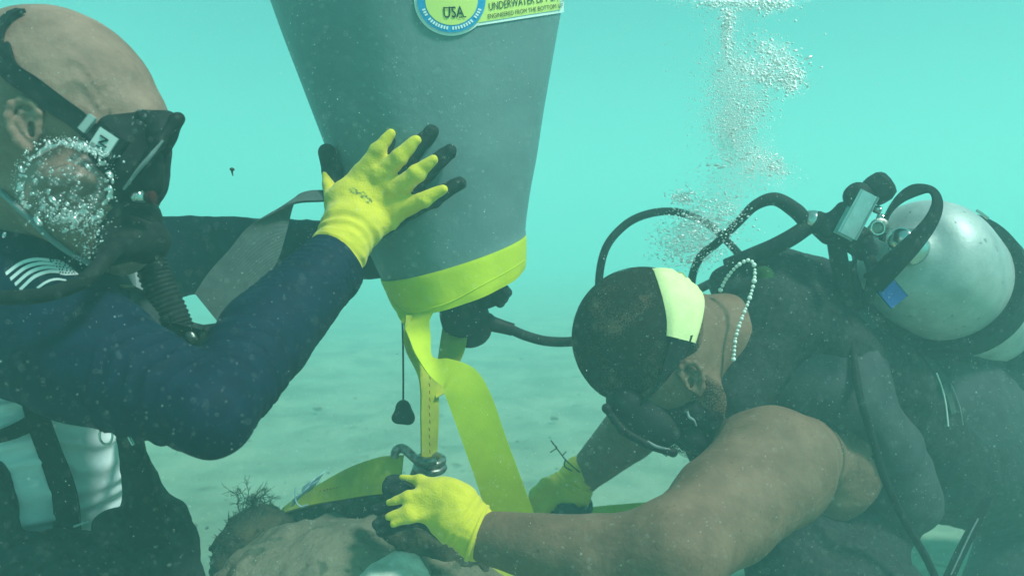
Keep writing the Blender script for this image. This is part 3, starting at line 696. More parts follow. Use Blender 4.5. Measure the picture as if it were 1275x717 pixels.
def mask_left():
    t = thing('diving_mask', 'black diving mask with side clips worn by the bald diver', 'diving mask', P(165, 190, .76))
    s = SDF()   # skirt
    for z in (.722, .80):
        s.cone(P(150, 172, z), P(190, 158, z), .024, .014, k=.02); s.cone(P(150, 205, z), P(186, 200, z), .026, .012, k=.02)
        s.cone(P(150, 232, z+.01), P(184, 230, z+.01), .020, .013, k=.02)
    s.cone(P(168, 170, .76), P(168, 225, .76), .034, .030, k=.02)
    V, Fq = s.build(.002, glob=lambda p: -.0007*wob(p, 90, .1)); mk('skirt', V, Fq, m_rub, t)
    # frame with the flared top corner
    fr = SDF(); 
    near = [P(150, 238, .735), P(172, 212, .712), P(198, 178, .704), P(219, 150, .712)]
    far = [P(150, 238, .80), P(172, 212, .815), P(196, 178, .82), P(216, 150, .812)]
    fr.chain(near, [.004, .0048, .005, .005], k=.004).chain(far, [.004, .0045, .005, .005], k=.004)
    fr.chain([near[0], far[0]], [.005, .005], k=.004); fr.chain([near[3], far[3]], [.0065, .006], k=.004)
    V, Fq = fr.build(.0016); mk('frame', V, Fq, m_plas, t)
    fl = SDF().cone(P(222, 148, .735), P(200, 170, .72), .003, .010, k=.01).cone(P(222, 148, .735), P(222, 149, .79), .0042, .0042, k=.01).cone(P(200, 165, .72), P(200, 165, .80), .013, .013, k=.012).cone(P(195, 185, .73), P(192, 232, .735), .010, .006, k=.012).cone(P(195, 185, .79), P(192, 232, .785), .010, .006, k=.012).cone(P(176, 145, .712), P(208, 147, .72), .006, .006, k=.01)
    V, Fq = fl.build(.0016); mk('brim', V, Fq, m_rub, t)
    V = [near[0], near[3], far[3], far[0]]; V = [v+D(.003, -.0015, 0) for v in V]
    Vv = np.array(V+[v+D(.003, -.0015, 0) for v in V]); mk('lens', Vv, [(0, 3, 2, 1), (4, 5, 6, 7), (0, 1, 5, 4), (1, 2, 6, 5), (2, 3, 7, 6), (3, 0, 4, 7)], m_glass, t, smooth=False)
    # grey line along the near frame edge
    B().add(*tube([P(154, 236, .708), P(172, 212, .702), P(186, 196, .700), P(203, 175, .700)], [.0012, .0018, .002, .0012], sides=8)).obj('frame_trim', m_grey, t)
    # strap: from the far back of the skull to the clip, lying on the head
    def lay(x, y, off=.004):
        q = drop(headA, x, y, off); return q if q is not None else P(x, y, .71)
    C = [lay(5, 60), lay(14, 88), lay(40, 107), lay(70, 130), lay(100, 152), lay(128, 180, .006)]
    hw = [.0072, .0084, .0088, .0088, .0084, .0078]
    W = []
    for i in range(len(C)):
        T = nrm(C[min(i+1, 5)]-C[max(i-1, 0)]); o = nrm(C[i]-P(86, 121, .76)); W.append(nrm(np.cross(o, T))*hw[i])
    so = B().add(*ribbon(C, W, th=.003)).obj('strap', m_rub, t)
    C = [lay(8, 78), lay(0, 62), lay(4, 38), lay(16, 24), lay(28, 17, .003)]
    W = []
    for i in range(len(C)):
        T = nrm(C[min(i+1, 4)]-C[max(i-1, 0)]); o = nrm(C[i]-P(86, 121, .76)); W.append(nrm(np.cross(o, T))*.0055)
    B().add(*ribbon(C, W, th=.003)).obj('strap', m_rub, t)
    # clips
    d1 = nrm(D(.62, .78, 0)); d2 = nrm(D(.78, -.62, 0))
    B().add(*rbox(P(109, 154, .686), d1*.0075, d2*.0032, D(0, 0, .0018), .3)).obj('clip', m_clip, t)
    bc = P(130, 177, .684); B().add(*rbox(bc+D(0, 0, .004), d1*.011, d2*.014, D(0, 0, .0035), .3)).obj('buckle_base', m_plas, t)
    bk = B().add(*rbox(bc, nrm(D(.55, .83, 0))*.0088, nrm(D(.83, -.55, 0))*.0092, D(0, 0, .0016), .2)).obj('buckle', M('light_grey_plastic', (.50, .58, .56), .45), t)
    z = B(); zc = bc+D(0, 0, -.0022); a = nrm(D(.83, -.45, 0)); u = nrm(D(.5, .83, 0))
    zz = [(-.0045, .001), (-.001, .0042), (-.0018, -.001), (.0048, .0000), (.0015, -.0042)]
    zz = [zc+a*x+u*y for x, y in ((-.0048, .0036), (.0030, .0030), (-.0030, -.0022), (.0048, -.0030))]
    for p0, p1 in zip(zz[:-1], zz[1:]): z.add(*tube([p0, p1], .0008, n=2, sides=6))
    z.add(*tube([zc+a*-.004+u*-.0055, zc+a*.004+u*-.0058], .0004, n=2, sides=5))
    z.obj('emblem', m_plas, bk)
    B().add(*rbox(P(123, 187, .684), nrm(D(.62, .78, 0))*.002, nrm(D(.78, -.62, 0))*.008, D(0, 0, .0016), .3)).obj('clip', m_clip, t)
    # little trapped bubbles along the brow
    C = [lay(176, 138, .003)+D(0, .001*i, 0) for i in range(1)]
    C += [P(176+random.uniform(-12, 14), 143+random.uniform(-8, 14), .70+random.uniform(0, .01)) for _ in range(14)]
    balls('trapped_bubbles', C, [random.uniform(.0006, .0016) for _ in C], m_bubc, ICO2, parent=t, kind='stuff')
mask_left()

def regulator_left():
    t = thing('regulator', 'dark second-stage regulator in the bald diver\'s mouth with a thick hose over his shoulder', 'regulator', P(172, 280, .75))
    ax = D(.80, -.25, -.40); c = P(155, 274, .755)
    V, Fq, uv = lathe(c, ax, [(-.010, .016), (0, .025), (.006, .028), (.016, .028), (.021, .026), (.025, .020), (.026, .009)]); B().add(V, Fq, uv).obj('housing', m_plas, t)
    V, Fq, uv = lathe(c+nrm(ax)*.026, ax, [(0, .015), (.002, .014), (.004, .008)]); B().add(V, Fq, uv).obj('purge_button', m_rub, t)
    s = SDF().cone(P(135, 258, .74), P(165, 270, .755), .011, .018, k=.01); V, Fq = s.build(.0016); mk('mouthpiece', V, Fq, m_rub, t)
    s = SDF().cone(P(165, 300, .735), P(130, 318, .715), .016, .011, k=.01).cone(P(165, 300, .76), P(150, 325, .80), .016, .011, k=.01).cone(P(150, 290, .74), P(185, 300, .76), .02, .02, k=.02)
    V, Fq = s.build(.0018, glob=lambda p: -.0006*wob(p, 120, .4)); mk('exhaust_tee', V, Fq, m_rub, t)
    V, Fq, uv = lathe(P(166, 246, .712), D(1, .1, -.2), [(0, .004), (.002, .006), (.009, .006), (.011, .004)]); B().add(V, Fq, uv).obj('adjustment_knob', m_chrome, t)
    V, Fq, uv = lathe(P(184, 247, .716), D(1, .1, -.1), [(0, .0045), (.002, .0062), (.006, .0062), (.008, .003)]); B().add(V, Fq, uv).obj('end_cap', m_red, t)
    B().add(*tube([P(158, 298, .735), P(140, 312, .70), P(118, 338, .665), P(98, 353, .655), P(55, 367, .65), P(0, 371, .655), P(-80, 372, .70)], [.0075, .0075, .0068, .0062, .0062, .0062, .0062], sides=16)).obj('hose', m_rub, t)
regulator_left()

def vest_left():
    t = thing('harness', 'black buoyancy harness with straps and ribbed inflator hose on the bald diver', 'harness', P(120, 700, .9))
    def lay(x, y, off=.004, fb=.8):
        q = drop(shirtA, x, y, off); return q if q is not None else P(x, y, fb)
    # corrugated hose
    B().add(*tube([P(183, 300, .80), P(192, 340, .80), P(207, 375, .80), P(222, 410, .80), P(232, 432, .80)], [.0150, .0152, .0155, .0152, .014], n=150, sides=20, rib=.05, ribn=26)).obj('corrugated_hose', m_rub, t)
    inf = B().add(*rbox(P(234, 432, .80), D(.016, -.004, 0), D(.006, .022, 0), D(0, 0, .014), .4)).obj('inflator', m_plas, t)
    V, Fq, uv = lathe(P(239, 420, .79), D(.8, .5, -.3), [(0, .008), (.006, .008), (.008, .006)]); B().add(V, Fq, uv).obj('button', m_steel, inf)
    # chest gear: brass buckle and dark cylinder
    V, Fq, uv = lathe(P(150, 374, .80), D(1, -.55, 0), [(0, .016), (.004, .019), (.03, .020), (.045, .018), (.05, .014)], 24); B().add(V, Fq, uv).obj('chest_pod', m_neo2, t)
    B().add(*rbox(P(147, 375, .785), D(.0095, .001, 0), D(-.001, .0125, 0), D(0, 0, .010), .3)).obj('buckle', m_brass, t)
    V, Fq = SDF().ell(P(185, 410, .80), (.022, .030, .02), k=.01).cone(P(165, 390, .81), P(195, 430, .80), .018, .016, k=.01).build(.002, glob=lambda p: -.001*wob(p, 80)); mk('chest_pocket', V, Fq, m_neo2, t)
    # straps on the white shirt
    def st(pts, hw, name='strap', mat=m_web, off=.005):
        C = np.array([lay(x, y, off+.008) for x, y in pts]); W = []
        for _ in range(2): C[1:-1] = .5*C[1:-1]+.25*(C[:-2]+C[2:])
        for i in range(len(C)):
            a, b_ = C[max(i-1, 0)], C[min(i+1, len(C)-1)]; T = nrm(b_-a); W.append(nrm(np.cross(T, FWD))*hw[i])
        return B().add(*ribbon(C, W, th=.003)).obj(name, mat, t)
    st([(-10, 545), (15, 534), (40, 522), (62, 508), (75, 495)], [.006, .0075, .0085, .009, .010])
    st([(38, 510), (44, 530), (58, 555), (70, 585), (77, 615), (78, 640), (74, 672)], [.011, .012, .012, .013, .0135, .0145, .016])
    st([(140, 500), (157, 540), (170, 575), (180, 620), (190, 680)], [.009, .010, .011, .014, .018], off=.008)
    # D ring
    ring = [P(132+8*math.cos(a), 542+11*math.sin(a), .80) for a in np.linspace(-1.0, 4.2, 14)]
    B().add(*tube(ring, .0012, sides=8)).obj('d_ring', m_chrome, t)
    B().add(*tube([P(157, 537, .80), P(161, 545, .80), P(166, 554, .80)], .0016, sides=8)).obj('keeper', m_chrome, t)
    # bulky vest body, lower right
    v = SDF()
    v.chain([P(160, 545, .86), P(174, 600, .86), P(190, 660, .87), P(190, 760, .9)], [.012, .018, .036, .064], k=.02)
    v.chain([P(140, 655, .82), P(160, 690, .84), P(160, 760, .86)], [.018, .035, .05], k=.02)
    v.chain([P(-20, 722, .84), P(60, 725, .83), P(140, 730, .83)], [.050, .052, .055], k=.02)
    v.chain([P(-25, 600, .82), P(-22, 640, .82), P(-20, 720, .84)], [.028, .034, .04], k=.02)
    v.chain([P(205, 640, .88), P(226, 680, .89), P(228, 730, .90)], [.014, .018, .02], k=.015)
    V, Fq = v.build(.003, glob=lambda p: -.003*wob(p, 38, .5)-.0012*wob(p, 120, .9)); mk('vest', V, Fq, m_neo, t); vb = bvh_of(V, Fq)
    B().add(*rbox(drop(vb, 188, 671, .001), D(.007, -.006, 0), D(.0022, .0026, 0), D(0, 0, .002), .3)).obj('tag', m_grey, t)
    B().add(*tube([drop(vb, 92+i*6, 655-i*2.2, .002) if drop(vb, 92+i*6, 655-i*2.2, .002) is not None else P(92+i*6, 655-i*2, .79) for i in range(4)], .0012, sides=6)).obj('reflective_piping', m_grey, t)
vest_left()

def grey_strap():
    r = ribbon([P(432, 243, .96), P(405, 244, .96), P(375, 246, .96), P(352, 258, .955), P(333, 285, .95), P(316, 318, .94), P(290, 352, .93), P(261, 388, .92)],
               [D(.002, .007, .012), D(.002, .0075, .012), D(.004, .008, .012), D(.011, .009, .012), D(.021, -.001, .008), D(.026, -.008, .004), D(.027, -.012, .002), D(.017, -.021, 0)], th=.0022)
    o = B().add(*r).obj('webbing_strap', m_webg, None, org=P(335, 300, .95)); o['label'] = 'loose grey webbing strap curling down beside the gloved hand'; o['category'] = 'strap'
grey_strap()

# ------------------------------------------------------------------ right diver
def right_diver():
    t = thing('person', 'brown-skinned diver on the right with shaved head bowed, reaching yellow gloves to the rock', 'person', P(1150, 720, 1.3))
    b = SDF(); d1 = D(-.55, -.83, 0); d2 = D(-.83, .55, 0)
    b.ell(P(800, 420, 1.08), (.094, .094, .078), (d1, d2, D(0, 0, 1)), k=.02)
    b.ell(P(838, 470, 1.08), (.060, .050, .062), (d1, d2, D(0, 0, 1)), k=.03)
    b.cone(P(800, 508, 1.05), P(800, 508, 1.11), .018, .018, k=.02)         # brow
    b.cone(P(808, 520, 1.08), P(822, 540, 1.08), .008, .012, k=.012)
    b.cone(P(880, 500, 1.045), P(870, 540, 1.07), .026, .024, k=.03); b.cone(P(880, 500, 1.12), P(870, 540, 1.09), .026, .024, k=.03)
    b.cone(P(850, 425, 1.10), P(960, 420, 1.17), .062, .070, k=.03)
    b.cone(P(985, 450, 1.22), P(1130, 500, 1.38), .115, .130, k=.03); b.cone(P(1130, 500, 1.38), P(1340, 560, 1.75), .135, .15, k=.06)
    SH, EL, WR = P(962, 581, .985), P(838, 688, .805), P(597, 666, .90)
    b.cone(P(1012, 560, 1.15), SH, .048, .0700, k=.03); b.cone(SH, P(900, 636, .89), .0715, .060, k=.02); b.cone(P(900, 636, .89), EL, .060, .046, k=.012)
    b.chain([EL, P(745, 697, .835), WR], [.046, .0455, .0270], k=.025)
    b.ell(P(1048, 592, 1.15), (.056, .074, .036), (D(.8, -.6, 0), D(.6, .8, 0), D(0, 0, 1)), k=.05)
    S2, W2 = P(830, 500, 1.27), P(722, 596, 1.29)
    b.chain([P(960, 450, 1.32), P(880, 470, 1.30), S2, P(782, 540, 1.27), W2], [.08, .055, .050, .044, .0275], k=.03)
    b.ell(P(560, 635, .91), (.032, .03, .012), k=.012)
    for pts in (((540, 618), (505, 598)), ((535, 628), (495, 622)), ((532, 640), (490, 640)), ((535, 645), (498, 650))):
        b.cone(P(*pts[0], .915), P(*pts[1], .925), .007, .004, k=.005)
    b.chain([W2, P(702, 622, 1.29)], [.026, .024], k=.01)
    for x in (678, 690, 705, 718): b.cone(P(x+6, 630, 1.29), P(x, 655, 1.30), .007, .005, k=.005)
    b.chain([P(1340, 560, 1.75), P(1300, 640, 1.55), P(1262, 735, 1.42), P(1262, 735, 1.42)+np.array([.42, .22, -.06])], [.11, .085, .07, .045], k=.04)   # thigh
    V, Fq = b.build(.004, glob=lambda p: -.0012*wob(p, 45, .5)); mk('body', V, Fq, m_skinB, t); hb = bvh_of(V, Fq)
    # cropped hair
    h = SDF().ell(P(800, 420, 1.08), (.096, .096, .080), (d1, d2, D(0, 0, 1)), k=.01).clip(P(775, 500, 1.08), D(-.30, -.94, 0)).clip(P(866, 452, 1.08), D(.75, -.6, 0)).clip(P(880, 400, 1.08), D(1, .1, 0))
    V, Fq = h.build(.0028, glob=lambda p: -.0004*wob(p, 50, .3)); mk('hair', V, Fq, m_scalp, t)
    bd = SDF().cone(P(878, 500, 1.045), P(868, 540, 1.07), .028, .026, k=.03).cone(P(878, 500, 1.12), P(868, 540, 1.09), .028, .026, k=.03).cone(P(838, 535, 1.07), P(856, 540, 1.07), .022, .026, k=.02).cone(P(866, 478, 1.035), P(878, 505, 1.04), .020, .028, k=.02)  # dark shell added over the jaw to paint the shade below the ear
    V, Fq = bd.build(.003, glob=lambda p: -.0008*wob(p, 50, .3)); mk('jaw_shade', V, Fq, m_jaw_shade, t)
    # ear
    V, Fq = ear_mesh(np.array(drop(hb, 860, 472, 0)), D(-.83, -.5, 0), D(-.5, .83, 0), D(.28, .25, -1), .95, .0011); mk('ear', V, Fq, m_skinB, t)
    for dz in (1.05, 1.11):
        c = P(807, 512, dz); V, Fq = ICO3; eo = mk('eye', c+V*.012, Fq, m_eye, t)
        V, Fq, _ = lathe(c+D(-.006, -.0085, 0), D(-.55, -.83, 0), [(0, .0055), (.001, .005), (.0018, .001)]); mk('iris', V, Fq, m_iris, eo)
    # sleeveless neoprene top
    s = SDF()
    s.cone(P(985, 452, 1.22), P(1130, 500, 1.38), .130, .140, k=.06); s.cone(P(1130, 500, 1.38), P(1340, 560, 1.75), .14, .155, k=.06)
    s.chain([P(965, 470, 1.13), P(1040, 490, 1.13), P(1100, 560, 1.17), P(1120, 620, 1.22)], [.052, .060, .055, .06], k=.05); s.cone(P(945, 425, 1.165), P(1000, 455, 1.2), .078, .12, k=.03)
    s.ell(P(1062, 612, 1.10), (.050, .050, .09), k=.012, op='sub'); s.clip(P(918, 420, 1.15), D(-1, .1, 0))
    V, Fq = s.build(.004, glob=lambda p: -.0025*wob(p, 30, .6)); so = mk('sleeveless_top', V, Fq, m_neo2, t); sb = bvh_of(V, Fq)
    # shorts on the thigh
    sh = SDF().chain([P(1350, 560, 1.75), P(1302, 640, 1.55), P(1262, 740, 1.42)], [.125, .095, .084], k=.04)
    V, Fq = sh.build(.005, glob=lambda p: -.002*wob(p, 30, .6)); mk('shorts', V, Fq, m_neo, t)
    # near glove, seen from the back, fingers to the left
    palm = [('ell', (P(559, 628, .905), (.035, .028, .016), (D(.9, -.4, 0), D(.4, .9, 0), D(.0, .1, 1))), dict(k=.014)),
            ('ell', (P(568, 640, .905), (.030, .030, .018), (D(.8, -.55, 0), D(.55, .8, 0), D(.0, .1, 1))), dict(k=.014)),
            ('cone', (P(535, 612, .912), P(560, 612, .908), .012, .014), dict(k=.014))]
    spec = [([P(545, 607, .910), P(522, 598, .915), P(500, 593.5, .922)], [.0098, .0066, .0028]),
            ([P(535, 618, .905), P(508, 619, .902), P(484, 625, .908)], [.0092, .0070, .0042]),
            ([P(532, 632, .902), P(508, 636, .896), P(484, 643, .900)], [.0088, .0064, .0040]),
            ([P(538, 642, .900), P(514, 644, .892), P(490, 652, .894)], [.0086, .0058, .0034])]
    go, gb = glove(t, spec, palm, [P(570, 645, .903), P(588, 658, .9), P(594, 664, .9)], [.031, .0275, .0285], 1.15, D(-.004, -.009, .012))
    cring = [P(594+5*math.cos(a), 663, .9)+nrm(D(.35, .94, 0))*.0300*math.sin(a)+D(0, 0, 1)*.0300*math.cos(a) for a in np.linspace(0, 2*math.pi, 30)]
    B().add(*tube(cring, .0028, sides=8, n=60)).obj('cuff', m_yel, go)
    pc = SDF().ell(P(505, 612, .93), (.026, .012, .014), k=.01).ell(P(492, 605, .94), (.015, .012, .014), k=.01)
    V, Fq = pc.build(.0018, glob=lambda p: -.0012*wob(p, 120, .2)); mk('finger_coating', V, Fq, m_latex, go)
    # far glove
    palm = [('ell', (P(703, 618, 1.29), (.036, .040, .020), (D(.8, .6, 0), D(-.6, .8, 0), D(0, 0, 1))), dict(k=.014)),
            ('ell', (P(684, 620, 1.28), (.032, .026, .02), (D(.8, .6, 0), D(-.6, .8, 0), D(0, 0, 1))), dict(k=.014))]
    spec = [([P(680, 605, 1.27), P(668, 615, 1.27), P(660, 632, 1.275)], [.014, .011, .007]),
            ([P(682, 625, 1.27), P(674, 642, 1.27), P(672, 655, 1.28)], [.013, .011, .009]),
            ([P(700, 632, 1.27), P(697, 645, 1.275), P(694, 656, 1.28)], [.012, .011, .009]),
            ([P(724, 622, 1.28), P(722, 640, 1.285), P(722, 652, 1.29)], [.013, .011, .009])]
    g2, gb = glove(t, spec, palm, [P(712, 608, 1.29), P(719, 597, 1.29), P(724, 591, 1.29)], [.032, .030, .0315], 1.1, D(.005, -.012, .006), label='greenish shaded glove seen between strap and arm')
    f2 = SDF().cone(P(728, 640, 1.26), P(722, 655, 1.26), .012, .010, k=.008).cone(P(712, 634, 1.26), P(700, 634, 1.255), .010, .008, k=.008).cone(P(700, 634, 1.255), P(690, 650, 1.255), .008, .009, k=.008)
    V, Fq = f2.build(.002); mk('finger_coating', V, Fq, m_latex, g2)
    return hb, sb
headB, topB = right_diver()

def mask_right():
    t = thing('diving_mask', 'black diving mask worn by the bowed diver, held by a pale yellow padded strap', 'diving mask', P(800, 520, 1.08))
    s = SDF().cone(P(780, 500, 1.04), P(828, 532, 1.04), .024, .022, k=.02).cone(P(780, 500, 1.12), P(828, 532, 1.12), .024, .022, k=.02)
    s.ell(P(795, 520, 1.08), (.052, .026, .06), (D(.77, -.64, 0), D(.64, .77, 0), D(0, 0, 1)), k=.02)
    V, Fq = s.build(.0025, glob=lambda p: -.0008*wob(p, 80, .1)); mk('skirt', V, Fq, m_rub, t)
    f = SDF().chain([P(755, 508, 1.02), P(775, 535, 1.015), P(805, 553, 1.015), P(838, 563, 1.03)], [.004, .0048, .0048, .004], k=.004)
    f.chain([P(755, 508, 1.14), P(775, 535, 1.145), P(805, 553, 1.145), P(838, 563, 1.13)], [.006, .007, .007, .006], k=.004)
    f.chain([P(755, 508, 1.02), P(755, 508, 1.14)], [.006, .006], k=.004).chain([P(838, 563, 1.03), P(838, 563, 1.13)], [.006, .006], k=.004)
    V, Fq = f.build(.0022); mk('frame', V, Fq, m_plas, t)
    V = [P(758, 514, 1.03), P(832, 566, 1.03), P(832, 566, 1.13), P(758, 514, 1.13)]; Vv = np.array(V+[v+D(-.002, -.003, 0) for v in V])
    mk('lens', Vv, [(0, 3, 2, 1), (4, 5, 6, 7), (0, 1, 5, 4), (1, 2, 6, 5), (2, 3, 7, 6), (3, 0, 4, 7)], m_glass, t, smooth=False)
    B().add(*tube([P(806, 549, 1.003), P(818, 556, 1.003), P(834, 559, 1.012)], [.0015, .002, .001], sides=7)).obj('frame_trim', m_grey, t)
    # yellow padded strap on the back of the head
    A = [(811, 331), (828, 332), (850, 337), (868, 352), (877, 372)]; Z = [(829, 417), (838, 420), (847, 422), (856, 425), (865, 428)]
    A = [(812, 334), (824, 372), (829, 398), (829, 418)]; Z = [(850, 339), (873, 368), (873, 395), (864, 427)]
    def lay(x, y, off):
        q = drop(headB, x, y, off); return q if q is not None else P(x, y, 1.06)
    n, m = 20, 10; a_, z_ = catmull(A, n), catmull(Z, n); V = []
    for off in (.0085, .002):
        for i in range(n+1):
            for j in range(m+1):
                q_ = a_[i]*(1-j/m)+z_[i]*j/m; e = min(j, m-j, 1.5)/1.5
                V.append(lay(q_[0], q_[1], off if off < .005 else .0035+.005*e**.5))
    V = np.array(V); k = (n+1)*(m+1); Fq = []
    # top end: carry the pad over the crown
    for i in range(n):
        for j in range(m):
            a = i*(m+1)+j; Fq.append((a, a+m+1, a+m+2, a+1)); Fq.append((k+a+1, k+a+m+2, k+a+m+1, k+a))
    for i in range(n):
        for j in (0, m): a = i*(m+1)+j; Fq.append((a, a+m+1, k+a+m+1, k+a))
    for j in range(m):
        for i in (0, n): a = i*(m+1)+j; Fq.append((a, a+1, k+a+1, k+a))
    mk('strap_pad', V, Fq, m_strapY, t)
    C = [lay(846, 420, .005), lay(838, 445, .005), lay(826, 468, .006), lay(806, 492, .008)]
    W = [nrm(D(1, .2, .2))*.015, nrm(D(1, .3, .1))*.014, nrm(D(.8, .6, .1))*.012, nrm(D(.7, .7, 0))*.012]
    B().add(*ribbon(C, W, th=.003)).obj('strap', m_rub, t)
mask_right()

def regulator_right():
    t = thing('regulator', 'black second-stage regulator in the bowed diver\'s mouth, half hidden by his shoulder', 'regulator', P(860, 560, 1.05))
    ax = D(-.55, -.80, -.1); c = P(862, 545, 1.05)
    V, Fq, uv = lathe(c, ax, [(-.03, .018), (-.01, .026), (0, .029), (.008, .029), (.012, .026), (.015, .017)]); B().add(V, Fq, uv).obj('housing', m_plas, t)
    V, Fq = SDF().chain([P(838, 520, 1.04), P(862, 512, 1.025), P(885, 520, 1.03), P(895, 545, 1.04)], [.016, .014, .014, .018], k=.02).build(.0025, glob=lambda p: -.001*wob(p, 90, .2)); mk('exhaust_tee', V, Fq, m_rub, t)
    B().add(*tube([P(856, 512, .985), P(858, 519, .983), P(864, 523, .982), P(867, 530, .983)], [.0012, .002, .0016, .001], sides=6)).obj('reflective_mark', m_grey, t)
    # hose from the mouth round the far side, up and back to the tank
    B().add(*tube([P(800, 500, 1.16), P(760, 440, 1.20), P(746, 370, 1.20), P(752, 315, 1.20), P(775, 283, 1.21), P(805, 267, 1.22), P(842, 264, 1.24), P(880, 278, 1.26), P(905, 300, 1.27), P(925, 322, 1.27)],
              .0062, sides=12, n=100)).obj('hose', m_rub, t)
regulator_right()

def octopus():
    t = thing('spare_regulator', 'black spare regulator with mouthpiece under the yellow hem of the lift bag', 'regulator', P(590, 395, 1.12))
    s = SDF().ell(P(578, 393, 1.12), (.034, .037, .026), (D(.9, .4, 0), D(-.4, .9, 0), D(0, 0, 1)), k=.01)
    s.ell(P(585, 412, 1.12), (.028, .018, .022), k=.02)
    V, Fq = s.build(.002, glob=lambda p: -.0006*wob(p, 90, .3)); mk('housing', V, Fq, m_plas, t)
    s = SDF().chain([P(580, 380, 1.12), P(605, 372, 1.115), P(622, 368, 1.115)], [.016, .013, .013], k=.01, flat=(D(0, 0, 1), 1.3)).cone(P(622, 376, 1.10), P(628, 362, 1.10), .008, .009, k=.006).cone(P(615, 366, 1.13), P(631, 364, 1.13), .010, .008, k=.006)
    V, Fq = s.build(.0018, glob=lambda p: -.001*wob(p, 110, .3)); mk('mouthpiece', V, Fq, m_rub, t)
    V, Fq, uv = lathe(P(574, 396, 1.085), D(-.15, -.05, -1), [(0, .027), (.006, .026), (.009, .020), (.010, .006)]); B().add(V, Fq, uv).obj('purge_cover', m_rub, t)
    V, Fq, uv = lathe(P(598, 399, 1.12), D(1, -.28, 0), [(0, .013), (.012, .014), (.018, .011), (.035, .0095), (.048, .009)]); B().add(V, Fq, uv).obj('swivel', m_plas, t)
    B().add(*tube([P(632, 408, 1.12), P(655, 418, 1.13), P(685, 425, 1.15), P(725, 423, 1.18), P(780, 405, 1.22), P(850, 370, 1.26), P(920, 335, 1.27)], .0072, sides=12, n=70)).obj('hose', m_rub, t)
octopus()

def necklace():
    t = thing('necklace', 'white beaded necklace looped at the bowed diver\'s neck', 'necklace', P(925, 380, 1.06))
    C = catmull([P(897, 361, 1.08), P(905, 346, 1.07), P(917, 332, 1.06), P(931, 324, 1.055), P(939, 330, 1.05), P(939, 350, 1.045), P(932, 375, 1.04), P(923, 398, 1.035), P(916, 420, 1.035), P(913, 447, 1.04)], 400)
    L = np.concatenate([[0], np.cumsum(np.linalg.norm(np.diff(C, axis=0), axis=1))]); s = 0; pts = []; rs = []
    i = 0
    while s < L[-1]:
        i = int(np.searchsorted(L, s)); r = random.uniform(.0020, .0028)*(1.25 if len(pts) % 4 == 0 else 1); pts.append(C[min(i, 400)]); rs.append(r); s += r*2.15
    V, Fq = ICO2; me = None
    for p, r in zip(pts, rs):
        if me is None:
            o = mk('bead', p+V*1.0, Fq, m_bead, t); me = o.data
            co = np.zeros(len(V)*3, np.float32); co = V.astype(np.float32).ravel(); me.vertices.foreach_set('co', co); me.update()
        else: o = bpy.data.objects.new('bead', me); COL.objects.link(o); o.parent = t
        o.location = tuple(p-ORG[t.name]); o.scale = (r, r, r)
    B().add(*tube(C[::20], .0006, sides=5, n=60)).obj('cord', m_grey, t)
necklace()

